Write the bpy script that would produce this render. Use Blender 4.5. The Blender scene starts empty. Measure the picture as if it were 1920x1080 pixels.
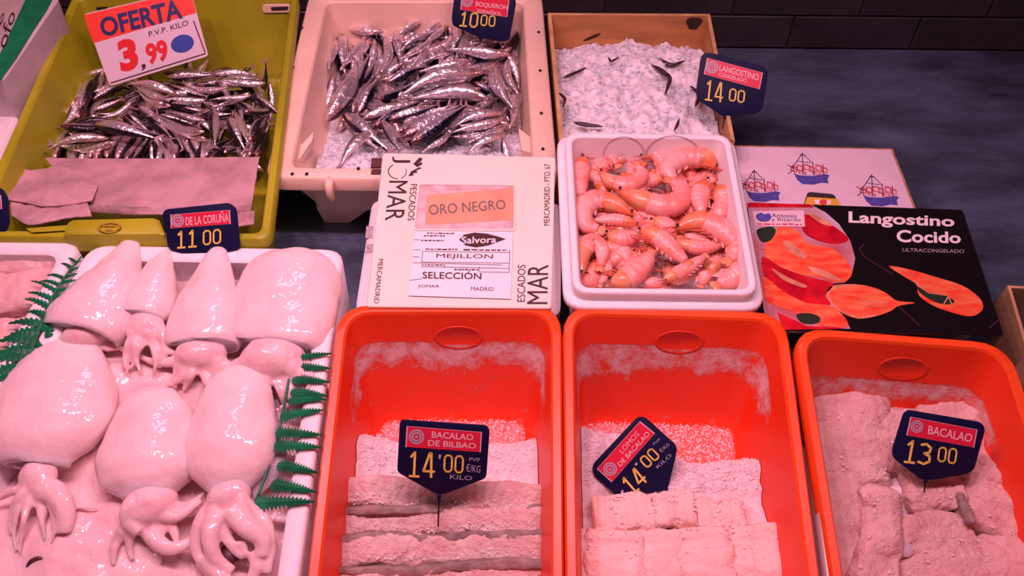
import bpy, bmesh, math, random
from mathutils import Vector, Matrix, noise

# ---------------------------------------------------------------- camera, world, lamps, exposure
SC = bpy.context.scene
COL = SC.collection
FPX, PITCH, ROLL, CAMH = 1650.0, math.radians(50), math.radians(0.6), 1.18
CAM = Vector((0, 0, CAMH))
_F = Vector((0, math.cos(PITCH), -math.sin(PITCH)))
_U0 = Vector((0, math.sin(PITCH), math.cos(PITCH)))
_R0 = Vector((1, 0, 0))
_R = _R0*math.cos(ROLL) + _U0*math.sin(ROLL)
_U = _U0*math.cos(ROLL) - _R0*math.sin(ROLL)
cam_d = bpy.data.cameras.new('camera'); cam = bpy.data.objects.new('camera', cam_d); COL.objects.link(cam)
cam_d.sensor_width = 36; cam_d.lens = FPX/1920*36; cam_d.clip_start = 0.02
m3 = Matrix((_R, _U, -_F)).transposed()
cam.matrix_world = Matrix.Translation(CAM) @ m3.to_4x4()
SC.camera = cam

W = bpy.data.worlds.new('dim_market_hall'); SC.world = W; W.use_nodes = True
W.node_tree.nodes['Background'].inputs[0].default_value = (0.30, 0.22, 0.34, 1)
W.node_tree.nodes['Background'].inputs[1].default_value = 0.07

def lamp(name, loc, aim, sx, sy, power, color):
    d = bpy.data.lights.new(name, 'AREA'); d.shape = 'RECTANGLE'; d.size = sx; d.size_y = sy
    d.energy = power; d.color = color
    o = bpy.data.objects.new(name, d); COL.objects.link(o)
    o.location = loc
    o.rotation_euler = (Vector(aim)-Vector(loc)).to_track_quat('-Z', 'Y').to_euler()
    return o
PINK = (1.0, 0.46, 0.60)
# a run of small pink market lamps above the front edge of the counter, plus a broad cool-pink fill light added to brighten the rear crates
for lx, ly, pw in ((-0.92, 0.78, 3.9), (-0.60, 0.76, 6.2), (-0.28, 0.74, 6.3), (0.04, 0.74, 6.2), (0.36, 0.70, 5.2), (0.68, 0.66, 3.2)):
    lamp('counter_lamp', (lx, ly, 1.55), (lx*0.96, ly-0.10, 0), 0.09, 0.05, pw, PINK)
lamp('rear_fill', (-0.45, 1.40, 1.55), (-0.2, 1.2, 0), 0.60, 0.22, 4.4, (1.0, 0.52, 0.68))

vs = SC.view_settings
vs.view_transform = 'Standard'; vs.look = 'None'; vs.gamma = 1.0; vs.exposure = 0.12; vs.use_curve_mapping = False
SC.display_settings.display_device = 'sRGB'
RNG = random.Random(7)

# ---------------------------------------------------------------- frames: real planes in the place, read along camera rays
def ray(px, py):
    return (_F + _R*((px-960)/FPX) - _U*((py-540)/FPX))
class Frame:
    def __init__(s, o, tilt=0.0, yaw=0.0):
        s.o = Vector(o); c, n = math.cos(tilt), math.sin(tilt)
        s.x = Vector((1, 0, 0)); s.y = Vector((0, c, n)); s.z = Vector((0, -n, c))
    def w(s, l): return s.o + s.x*l[0] + s.y*l[1] + s.z*l[2]
    def px(s, px, py, z=0.0):
        r = ray(px, py); t = (z - (CAM-s.o).dot(s.z)) / r.dot(s.z)
        p = CAM + r*t - s.o
        return Vector((p.dot(s.x), p.dot(s.y), z))
    def pw(s, px, py, z=0.0): return s.w(s.px(px, py, z))
YB = 0.88
BK = Frame((0, 0, 0), 0.0)                       # level rear shelf of the counter
RP = Frame((0, YB, 0), math.radians(9))          # front ramp, sloping down to the customer
def plane_frame(p0, n):                          # generic plane: returns function px->world
    n = Vector(n).normalized(); p0 = Vector(p0)
    def f(px, py, off=0.0):
        r = ray(px, py); t = (p0 + n*off - CAM).dot(n)/r.dot(n)
        return CAM + r*t
    f.n = n
    return f

# ---------------------------------------------------------------- materials
MATS = {}
def mat(name, col, rough=0.5, metal=0.0, var=0.0, vscale=20.0, bump=0.0, bscale=60.0, sss=0.0, coat=0.0, spec=0.5,
        col2=None, trans=0.0, emit=None, stretch=None, sssr=(0.02, 0.008, 0.006), alpha=1.0, bdist=0.01):
    if name in MATS: return MATS[name]
    m = bpy.data.materials.new(name); m.use_nodes = True; nt = m.node_tree; N = nt.nodes; L = nt.links
    b = N['Principled BSDF']
    b.inputs['Base Color'].default_value = (*col, 1); b.inputs['Roughness'].default_value = rough
    b.inputs['Metallic'].default_value = metal; b.inputs['Specular IOR Level'].default_value = spec
    if sss: b.inputs['Subsurface Weight'].default_value = sss; b.inputs['Subsurface Radius'].default_value = sssr; b.inputs['Subsurface Scale'].default_value = 1.0
    if coat: b.inputs['Coat Weight'].default_value = coat; b.inputs['Coat Roughness'].default_value = 0.08
    if trans: b.inputs['Transmission Weight'].default_value = trans
    if alpha < 1: b.inputs['Alpha'].default_value = alpha
    if emit: b.inputs['Emission Color'].default_value = (*emit[:3], 1); b.inputs['Emission Strength'].default_value = emit[3]
    tc = N.new('ShaderNodeTexCoord'); src = tc.outputs['Object']
    if stretch:
        mp = N.new('ShaderNodeMapping'); mp.inputs['Scale'].default_value = stretch; L.new(src, mp.inputs[0]); src = mp.outputs[0]
    if var or col2:
        n = N.new('ShaderNodeTexNoise'); n.inputs['Scale'].default_value = vscale; n.inputs['Detail'].default_value = 5; L.new(src, n.inputs['Vector'])
        r = N.new('ShaderNodeValToRGB'); c2 = col2 or tuple(max(0, c*(1-var)) for c in col)
        r.color_ramp.elements[0].position = 0.36; r.color_ramp.elements[1].position = 0.64
        r.color_ramp.elements[0].color = (*c2, 1); r.color_ramp.elements[1].color = (*col, 1)
        L.new(n.outputs['Fac'], r.inputs[0]); L.new(r.outputs[0], b.inputs['Base Color'])
    if bump:
        n = N.new('ShaderNodeTexNoise'); n.inputs['Scale'].default_value = bscale; n.inputs['Detail'].default_value = 7; n.inputs['Roughness'].default_value = 0.6; L.new(src, n.inputs['Vector'])
        bp = N.new('ShaderNodeBump'); bp.inputs['Strength'].default_value = bump; bp.inputs['Distance'].default_value = bdist
        L.new(n.outputs['Fac'], bp.inputs['Height']); L.new(bp.outputs[0], b.inputs['Normal'])
        if coat: L.new(bp.outputs[0], b.inputs['Coat Normal'])
    MATS[name] = m
    return m

def fish_mat(name, back, flank, belly, rough=0.28, metal=0.55):
    m = bpy.data.materials.new(name); m.use_nodes = True; nt = m.node_tree; N = nt.nodes; L = nt.links; b = N['Principled BSDF']
    a = N.new('ShaderNodeAttribute'); a.attribute_name = 'dorsal'
    n = N.new('ShaderNodeTexNoise'); n.inputs['Scale'].default_value = 9; n.inputs['Detail'].default_value = 4
    tc = N.new('ShaderNodeTexCoord'); L.new(tc.outputs['Object'], n.inputs['Vector'])
    ad = N.new('ShaderNodeMath'); ad.operation = 'MULTIPLY_ADD'; ad.inputs[1].default_value = 0.07; L.new(n.outputs['Fac'], ad.inputs[0]); L.new(a.outputs['Fac'], ad.inputs[2])
    r = N.new('ShaderNodeValToRGB'); e = r.color_ramp.elements
    e[0].position = 0.10; e[0].color = (*belly, 1); e[1].position = 1.0; e[1].color = (*back, 1)
    for p, c in ((0.42, flank), (0.58, tuple(x*0.75 for x in flank)), (0.68, back)):
        k = e.new(p); k.color = (*c, 1)
    L.new(ad.outputs[0], r.inputs[0])
    # reddish gill area near the head
    h = N.new('ShaderNodeAttribute'); h.attribute_name = 'gill'
    mx = N.new('ShaderNodeMix'); mx.data_type = 'RGBA'; L.new(h.outputs['Fac'], mx.inputs['Factor']); L.new(r.outputs[0], mx.inputs['A']); mx.inputs['B'].default_value = (0.60, 0.16, 0.12, 1)
    L.new(mx.outputs['Result'], b.inputs['Base Color'])
    b.inputs['Roughness'].default_value = rough; b.inputs['Metallic'].default_value = metal
    b.inputs['Coat Weight'].default_value = 0.5; b.inputs['Coat Roughness'].default_value = 0.12
    bp = N.new('ShaderNodeBump'); bp.inputs['Strength'].default_value = 0.25; bp.inputs['Distance'].default_value = 0.02
    n2 = N.new('ShaderNodeTexNoise'); n2.inputs['Scale'].default_value = 14; L.new(tc.outputs['Object'], n2.inputs['Vector']); L.new(n2.outputs['Fac'], bp.inputs['Height']); L.new(bp.outputs[0], b.inputs['Normal'])
    return m

def salted_plastic(name, col, lo, hi, seed=0.0, amount=0.5, ax=2):
    """orange plastic with a dried crust of salt that stays on the walls (stain with its own shape)"""
    m = bpy.data.materials.new(name); m.use_nodes = True; nt = m.node_tree; N = nt.nodes; L = nt.links; b = N['Principled BSDF']
    tc = N.new('ShaderNodeTexCoord')
    at = N.new('ShaderNodeAttribute'); at.attribute_name = 'wallh'
    n = N.new('ShaderNodeTexNoise'); n.inputs['Scale'].default_value = 30; n.inputs['Detail'].default_value = 9; n.inputs['Roughness'].default_value = 0.78
    mp = N.new('ShaderNodeMapping'); mp.inputs['Location'].default_value = (seed, seed*2.3, seed*.7); L.new(tc.outputs['Object'], mp.inputs[0]); L.new(mp.outputs[0], n.inputs['Vector'])
    cv = N.new('ShaderNodeFloatCurve'); c = cv.mapping.curves[0]
    c.points[0].location = (0, 0.46*amount); c.points[1].location = (1, 0)
    for p in ((0.16, 0.46*amount), (lo-.12, 0.50*amount), (lo, 0.86*amount), ((lo+hi)/2, 1.0*amount), (hi, 0.92*amount), (min(hi+0.045, .98), 0)):
        c.points.new(*p)
    cv.mapping.update(); L.new(at.outputs['Fac'], cv.inputs['Value'])
    bw = N.new('ShaderNodeAttribute'); bw.attribute_name = 'backw'; bm = N.new('ShaderNodeMapRange'); bm.inputs['From Min'].default_value = .45; bm.inputs['From Max'].default_value = .95; L.new(bw.outputs['Fac'], bm.inputs['Value'])
    mm = N.new('ShaderNodeMath'); mm.operation = 'MULTIPLY'; L.new(cv.outputs[0], mm.inputs[0]); L.new(bm.outputs[0], mm.inputs[1])
    a1 = N.new('ShaderNodeMath'); a1.operation = 'ADD'; L.new(n.outputs['Fac'], a1.inputs[0]); L.new(mm.outputs[0], a1.inputs[1])
    rp = N.new('ShaderNodeMapRange'); rp.inputs['From Min'].default_value = 0.80; rp.inputs['From Max'].default_value = 0.98; L.new(a1.outputs[0], rp.inputs['Value'])
    mx = N.new('ShaderNodeMix'); mx.data_type = 'RGBA'; mx.inputs['A'].default_value = (*col, 1); mx.inputs['B'].default_value = (0.78, 0.52, 0.50, 1)
    L.new(rp.outputs[0], mx.inputs['Factor']); L.new(mx.outputs['Result'], b.inputs['Base Color'])
    mr = N.new('ShaderNodeMix'); mr.data_type = 'FLOAT'; mr.inputs['A'].default_value = 0.38; mr.inputs['B'].default_value = 0.85; L.new(rp.outputs[0], mr.inputs['Factor']); L.new(mr.outputs['Result'], b.inputs['Roughness'])
    bp = N.new('ShaderNodeBump'); bp.inputs['Strength'].default_value = 0.5; bp.inputs['Distance'].default_value = 0.004; L.new(rp.outputs[0], bp.inputs['Height']); L.new(bp.outputs[0], b.inputs['Normal'])
    return m

# ---------------------------------------------------------------- mesh helpers
class G:
    def __init__(s): s.v = []; s.f = []; s.a = {}
    def add(s, vs, fs):
        o = len(s.v); s.v += [Vector(v) for v in vs]; s.f += [tuple(i+o for i in f) for f in fs]
        return o
    def loops(s, loops, cap0=False, cap1=False, closed=True):
        n = len(loops[0]); o = len(s.v)
        for l in loops: s.v += [Vector(p) for p in l]
        for k in range(len(loops)-1):
            for i in range(n if closed else n-1):
                j = (i+1) % n
                s.f.append((o+k*n+i, o+k*n+j, o+(k+1)*n+j, o+(k+1)*n+i))
        if cap0: s.f.append(tuple(o+i for i in reversed(range(n))))
        if cap1: s.f.append(tuple(o+(len(loops)-1)*n+i for i in range(n)))
        return o
    def prism(s, poly, d):
        d = Vector(d); p2 = [Vector(p)+d for p in poly]
        s.loops([poly, p2], True, True)
    def box(s, c, x, y, z):     # centre and half axes
        c, x, y, z = map(Vector, (c, x, y, z)); o = len(s.v)
        s.v += [c+x*a+y*b+z*e for e in (-1, 1) for b in (-1, 1) for a in (-1, 1)]
        s.f += [tuple(o+i for i in f) for f in ((0, 2, 3, 1), (4, 5, 7, 6), (0, 1, 5, 4), (2, 6, 7, 3), (0, 4, 6, 2), (1, 3, 7, 5))]
    def ball(s, c, r, n=8, m=6, sq=(1, 1, 1)):
        c = Vector(c); L = []
        for k in range(1, m):
            t = math.pi*k/m
            L.append([c+Vector((math.sin(t)*math.cos(2*math.pi*i/n)*r*sq[0], math.sin(t)*math.sin(2*math.pi*i/n)*r*sq[1], math.cos(t)*r*sq[2])) for i in range(n)])
        o = s.loops(L); a = len(s.v); s.v += [c+Vector((0, 0, r*sq[2])), c-Vector((0, 0, r*sq[2]))]
        for i in range(n):
            s.f.append((a, o+i, o+(i+1) % n)); e = o+(m-2)*n; s.f.append((a+1, e+(i+1) % n, e+i))

ROOTLOC = {}
def emit(name, g, material, parent=None, smooth=True, attrs=None, auto=None):
    me = bpy.data.meshes.new(name)
    off = Vector((0, 0, 0))
    p = parent
    while p is not None:
        if p.name in ROOTLOC: off = ROOTLOC[p.name]; break
        p = p.parent
    if parent is None and smooth != 'raw' and g.v:
        # a thing that is one mesh: origin at its base centre
        xs = [v.x for v in g.v]; ys = [v.y for v in g.v]; zs = [v.z for v in g.v]
        off = Vector(((min(xs)+max(xs))/2, (min(ys)+max(ys))/2, min(zs)))
    me.from_pydata([tuple(v-off) for v in g.v], [], g.f)
    me.update(); me.validate()
    if smooth:
        bm = bmesh.new(); bm.from_mesh(me); bmesh.ops.recalc_face_normals(bm, faces=bm.faces); bm.to_mesh(me); bm.free()
    if smooth: me.polygons.foreach_set('use_smooth', [True]*len(me.polygons))
    if attrs:
        for k, vals in attrs.items():
            at = me.attributes.new(k, 'FLOAT', 'POINT'); at.data.foreach_set('value', vals)
    if isinstance(material, (list, tuple)):
        for m in material: me.materials.append(m)
    else: me.materials.append(material)
    o = bpy.data.objects.new(name, me); COL.objects.link(o)
    if smooth and auto is not None: me.set_sharp_from_angle(angle=math.radians(auto))
    if parent is not None: o.parent = parent
    else:
        o.location = off; ROOTLOC[o.name] = off.copy()
    return o
def root(name, loc, label, cat, group=None):
    o = bpy.data.objects.new(name, None); COL.objects.link(o); o.location = loc; o.empty_display_size = 0.02
    ROOTLOC[o.name] = Vector(loc); return tag(o, label, cat, group)
def tag(o, label, cat=None, group=None, kind=None):
    o['label'] = label
    if cat: o['category'] = cat
    if group: o['group'] = group
    if kind: o['kind'] = kind
    return o
def struct(o, label=None):
    o['kind'] = 'structure'
    if label: o['label'] = label
    return o

def round_poly(pts, r, n=5):
    out = []; k = len(pts)
    for i in range(k):
        p0, p, p1 = Vector(pts[i-1]), Vector(pts[i]), Vector(pts[(i+1) % k])
        a = (p0-p); b = (p1-p); ra = r[i] if isinstance(r, (list, tuple)) else r
        q = min(ra, a.length*0.49, b.length*0.49); A = p+a.normalized()*q; B = p+b.normalized()*q
        for j in range(n+1):
            t = j/n; out.append(A*(1-t)**2 + p*2*t*(1-t) + B*t*t)
    return out
def inset(q, d):
    """q: 4 Vectors (2D in x,y) in order back-left, back-right, front-right, front-left; d: scalar or [back,right,front,left]"""
    if not isinstance(d, (list, tuple)): d = [d]*4
    n = len(q); lines = []
    cx = sum(p[0] for p in q)/n; cy = sum(p[1] for p in q)/n
    for i in range(n):
        a = Vector((q[i][0], q[i][1])); b = Vector((q[(i+1) % n][0], q[(i+1) % n][1])); t = (b-a).normalized(); nn = Vector((-t.y, t.x))
        if nn.dot(Vector((cx, cy))-a) < 0: nn = -nn
        lines.append((a+nn*d[i], t))
    out = []
    for i in range(n):
        (p, t), (q2, u) = lines[i-1], lines[i]
        den = t.x*u.y-t.y*u.x; w = q2-p; s = (w.x*u.y-w.y*u.x)/den
        out.append(p+t*s)
    return out
def tray_loops(fr, q, spec, n=5):
    """spec: list of (inset, z, corner radius); returns world loops"""
    L = []
    for d, z, r in spec:
        L.append([fr.w((p.x, p.y, z if not callable(z) else z(p))) for p in round_poly([Vector((a.x, a.y, 0)) for a in inset(q, d)], r, n)])
    return L
def catmull(pts, n):
    pts = [Vector(p) for p in pts]
    if len(pts) == 2: return [pts[0].lerp(pts[1], i/(n-1)) for i in range(n)]
    P = [pts[0]*2-pts[1]] + pts + [pts[-1]*2-pts[-2]]; out = []; segs = len(pts)-1
    for i in range(n):
        u = i/(n-1)*segs; k = min(int(u), segs-1); t = u-k; a, b, c, d = P[k:k+4]
        out.append(0.5*((2*b)+(-a+c)*t+(2*a-5*b+4*c-d)*t*t+(-a+3*b-3*c+d)*t**3))
    return out
def interp(tab, t):
    """smooth (cubic) interpolation through a table of (t, value)"""
    if t <= tab[0][0]: return tab[0][1]
    n = len(tab)
    for i in range(n-1):
        a, x = tab[i]; b, y = tab[i+1]
        if t <= b:
            k = (t-a)/(b-a); h = b-a
            m0 = (y-tab[i-1][1])/(b-tab[i-1][0]) if i > 0 else (y-x)/h
            m1 = (tab[i+2][1]-x)/(tab[i+2][0]-a) if i < n-2 else (y-x)/h
            return (2*k**3-3*k*k+1)*x+(k**3-2*k*k+k)*h*m0+(-2*k**3+3*k*k)*y+(k**3-k*k)*h*m1
    return tab[-1][1]
def sweep(g, path, ws, hs, up, nseg=12, expo=1.0, namp=0.0, nsc=20.0, seed=0.0, cap=True, rec=None, fine=0.0):
    up = Vector(up); L = []; n = len(path)
    for k, p in enumerate(path):
        t = (path[min(k+1, n-1)]-path[max(k-1, 0)]).normalized()
        s = t.cross(up)
        s = s.normalized() if s.length > 1e-6 else Vector((1, 0, 0)); u = s.cross(t).normalized()
        loop = []
        for i in range(nseg):
            a = 2*math.pi*i/nseg; ca, sa = math.cos(a), math.sin(a)
            ex = math.copysign(abs(ca)**expo, ca); ey = math.copysign(abs(sa)**expo, sa)
            v = p + s*(ex*ws[k]) + u*(ey*hs[k])
            if namp:
                nv = noise.noise_vector(v*nsc+Vector((seed, seed, seed))); v = v + nv*namp
                nv = noise.noise_vector(v*nsc*3.1+Vector((seed, seed, 0))); v = v + nv*namp*0.4
                if fine: v = v + noise.noise_vector(v*nsc*8.3)*namp*fine
            loop.append(v)
            if rec is not None: rec.append((k/(n-1), ey, ex))
        L.append(loop)
    return g.loops(L, cap, cap)
def tube(g, pts, r0, r1=None, n=12, seg=6, up=(0.1, 0.2, 1)):
    r1 = r0 if r1 is None else r1; p = catmull(pts, n); rs = [r0+(r1-r0)*i/(n-1) for i in range(n)]
    sweep(g, p, rs, rs, up, seg)
def poly_px(pf, pts, off=0.0): return [pf(x, y, off) for x, y in pts]
def conv(pts, s, ox, oy): return [(x/s+ox, y/s+oy) for x, y in pts]

# ---------------------------------------------------------------- lettering (built-in face), fitted into a quad of a real plane
_TXT = {}
def text_data(s, bold=0.0, depth=0.0):
    key = (s, bold)
    if key in _TXT: return _TXT[key]
    c = bpy.data.curves.new('lettering', 'FONT'); c.body = s; c.offset = bold; c.resolution_u = 3; c.fill_mode = 'FRONT'
    o = bpy.data.objects.new('lettering_tmp', c); COL.objects.link(o)
    dg = bpy.context.evaluated_depsgraph_get(); dg.update(); me = o.evaluated_get(dg).to_mesh()
    vs = [v.co.copy() for v in me.vertices]; fs = [tuple(p.vertices) for p in me.polygons]
    o.evaluated_get(dg).to_mesh_clear(); bpy.data.objects.remove(o); bpy.data.curves.remove(c)
    x0 = min(v.x for v in vs); x1 = max(v.x for v in vs); y0 = min(v.y for v in vs); y1 = max(v.y for v in vs)
    uv = [((v.x-x0)/(x1-x0), (v.y-y0)/(y1-y0)) for v in vs]
    _TXT[key] = (uv, fs); return _TXT[key]
def text_on(g, s, quad, bold=0.0):
    """quad: four world points TL, TR, BR, BL"""
    uv, fs = text_data(s, bold); TL, TR, BR, BL = [Vector(p) for p in quad]
    g.add([(BL*(1-u)+BR*u)*(1-v)+(TL*(1-u)+TR*u)*v for u, v in uv], fs)
STROKES = {'1': [[(.22, .80), (.55, 1), (.50, 0)], [(.12, 0), (.92, 0)]], '4': [[(.74, 0), (.74, 1), (.60, 1), (.06, .24), (1.0, .24)]], '3': [[(.08, .92), (.5, 1), (.92, .84), (.84, .60), (.42, .53), (.90, .42), (.96, .16), (.5, 0), (.02, .08)]],
           '0': [[(.30, 0), (.08, .16), (.08, .84), (.30, 1), (.70, 1), (.92, .84), (.92, .16), (.70, 0), (.30, 0)]]}
def digits_on(g, s, quad, n, w):
    """thin stroked price digits"""
    TL, TR, BR, BL = [Vector(p) for p in quad]; m = len(s)
    for i, ch in enumerate(s):
        f = lambda u, v: (BL*(1-u)+BR*u)*(1-v)+(TL*(1-u)+TR*u)*v
        for st in STROKES[ch]:
            P = [f((i+.08+.80*u)/m, v) for u, v in st]
            for a, b in zip(P, P[1:]):
                t = (b-a).normalized(); k = t.cross(n).normalized()*w; e = t*w*.6
                g.add([a-e+k, b+e+k, b+e-k, a-e-k], [(0, 1, 2, 3)])
def smooth_poly(pts, k=4):
    n = len(pts); out = []
    for i in range(n):
        a, b, c, d = [Vector((*pts[(i+j-1) % n], 0)) for j in range(4)]
        for q in range(k):
            t = q/k; p = 0.5*((2*b)+(-a+c)*t+(2*a-5*b+4*c-d)*t*t+(-a+3*b-3*c+d)*t**3); out.append((p.x, p.y))
    return out
def disc_on(g, c, ux, uy, r0=0.0, r1=1.0, n=24, a0=0.0, a1=2*math.pi):
    c, ux, uy = Vector(c), Vector(ux), Vector(uy); full = abs(a1-a0-2*math.pi) < 1e-6
    an = [a0+(a1-a0)*i/n for i in range(n if full else n+1)]
    P = lambda r, a: c+ux*(r*math.cos(a))+uy*(r*math.sin(a))
    if r0 <= 0: g.add([P(r1, a) for a in an], [tuple(range(len(an)))])
    else: g.loops([[P(r1, a) for a in an], [P(r0, a) for a in an]], closed=full)
def line_on(g, pf, a, b, w, off):
    A, B = pf(*a, off), pf(*b, off); t = (B-A).normalized(); s = t.cross(pf.n).normalized()*w
    g.add([A+s, B+s, B-s, A-s], [(0, 1, 2, 3)])

def micro(g, pf, quads, off, seed=1):
    """illegible small print: rows of tiny word-like dashes"""
    rn = random.Random(seed)
    for TL, TR, BR, BL in quads:
        u = 0.0
        while u < 1:
            w = rn.uniform(.05, .16); u1 = min(1, u+w)
            q = lambda a, b: ((TL[0]*(1-a)+TR[0]*a)*(1-b)+(BL[0]*(1-a)+BR[0]*a)*b, (TL[1]*(1-a)+TR[1]*a)*(1-b)+(BL[1]*(1-a)+BR[1]*a)*b)
            b0 = rn.uniform(.1, .35); b1 = rn.uniform(.65, .9)
            g.add([pf(*q(u, b0), off), pf(*q(u1, b0), off), pf(*q(u1, b1), off), pf(*q(u, b1), off)], [(0, 1, 2, 3)]); u = u1+.03
# ================================================================ STRUCTURE
WALLY = 1.71
M_grout = mat('grout', (0.05, 0.042, 0.045), 0.8)
M_tile = mat('slate_tile', (0.045, 0.036, 0.040), 0.45, var=0.45, vscale=9, bump=0.15, bscale=40, spec=0.35)
g = G(); g.box((0.15, WALLY+0.05, 0.70), (2.0, 0, 0), (0, 0.042, 0), (0, 0, 0.80))
wall = struct(emit('wall_back', g, M_grout, smooth=False))
rows = [(0.002, 0.082)] + [(0.086+0.30*i, 0.382+0.30*i) for i in range(4)]
tile_meshes = {}
for r, (z0, z1) in enumerate(rows):
    x = -1.62 - (0.14 if r % 2 else 0)
    for c in range(13):
        w = 0.276; h = z1-z0
        key = round(h, 3)
        if key not in tile_meshes:
            t = G(); b = 0.002
            o = [Vector((-w/2, 0, 0)), Vector((w/2, 0, 0)), Vector((w/2, 0, h)), Vector((-w/2, 0, h))]
            f = [Vector((-w/2+b, -0.008, b)), Vector((w/2-b, -0.008, b)), Vector((w/2-b, -0.008, h-b)), Vector((-w/2+b, -0.008, h-b))]
            t.loops([[p for p in o], [p+Vector((0, -0.006, 0)) for p in o], f], False, True)
            me = bpy.data.meshes.new('tile'); me.from_pydata([tuple(v) for v in t.v], [], t.f); me.materials.append(M_tile); tile_meshes[key] = me
        o = bpy.data.objects.new('tile', tile_meshes[key]); COL.objects.link(o); o.parent = wall
        o.location = Vector((x+w/2+c*0.280, WALLY+0.008, z0))-ROOTLOC[wall.name]

# brushed steel counter: level shelf at the back, ramp in front
def steel():
    m = bpy.data.materials.new('brushed_steel'); m.use_nodes = True; nt = m.node_tree; N = nt.nodes; L = nt.links; b = N['Principled BSDF']
    b.inputs['Metallic'].default_value = 0.62
    tc = N.new('ShaderNodeTexCoord'); mp = N.new('ShaderNodeMapping'); mp.inputs['Scale'].default_value = (1.6, 5.0, 3.0); mp.inputs['Rotation'].default_value = (0, 0, math.radians(28)); L.new(tc.outputs['Object'], mp.inputs[0])
    n = N.new('ShaderNodeTexNoise'); n.inputs['Scale'].default_value = 2.2; n.inputs['Detail'].default_value = 7; n.inputs['Roughness'].default_value = 0.65; L.new(mp.outputs[0], n.inputs['Vector'])
    r = N.new('ShaderNodeValToRGB'); r.color_ramp.elements[0].position = 0.35; r.color_ramp.elements[1].position = 0.72
    r.color_ramp.elements[0].color = (0.07, 0.085, 0.13, 1); r.color_ramp.elements[1].color = (0.24, 0.34, 0.52, 1); L.new(n.outputs['Fac'], r.inputs[0]); L.new(r.outputs[0], b.inputs['Base Color'])
    r2 = N.new('ShaderNodeMapRange'); r2.inputs['To Min'].default_value = 0.30; r2.inputs['To Max'].default_value = 0.48; L.new(n.outputs['Fac'], r2.inputs['Value']); L.new(r2.outputs[0], b.inputs['Roughness'])
    return m
M_steel = steel()
cnt = root('fish_counter', (0.15, 1.0, -0.06), 'brushed steel fishmonger counter under all the crates, trays and boxes', 'counter')
g = G(); g.box((0.15, (YB+WALLY)/2, -0.02), (1.75, 0, 0), (0, (WALLY-YB)/2, 0), (0, 0, 0.02)); emit('rear_shelf', g, M_steel, cnt, smooth=False)
g = G(); g.box(RP.w((0.15, -0.50, -0.02)), RP.x*1.75, RP.y*0.50, RP.z*0.02); emit('front_ramp', g, M_steel, cnt, smooth=False)

# ================================================================ CONTAINERS
M_poly = mat('polystyrene', (0.88, 0.83, 0.84), 0.55, var=0.06, vscale=60, bump=0.12, bscale=220, sss=0.15, bdist=0.002)
M_orange = (0.86, 0.045, 0.008)
M_orange_rim = mat('orange_plastic', (0.90, 0.085, 0.012), 0.35, var=0.10, vscale=12, sss=0.08, sssr=(0.02, 0.004, 0.002))
M_orange_dark = mat('orange_plastic_mark', (0.74, 0.036, 0.007), 0.6)
M_yellow = mat('yellow_plastic', (0.42, 0.43, 0.014), 0.42, var=0.25, vscale=7, bump=0.05, bscale=60)
M_yellow_dark = mat('yellow_plastic_worn', (0.42, 0.26, 0.02), 0.6, var=0.4, vscale=30)
M_cream = mat('cream_plastic', (0.90, 0.66, 0.50), 0.45, var=0.10, vscale=10, bump=0.04, bscale=80)
M_black = mat('black_hole', (0.02, 0.012, 0.012), 0.7)

def quad2(fr, pts, z): return [Vector((p.x, p.y)) for p in (fr.px(x, y, z) for x, y in pts)]
def centre(fr, q, z=0.0): return fr.w((sum(p.x for p in q)/4, sum(p.y for p in q)/4, z))

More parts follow.
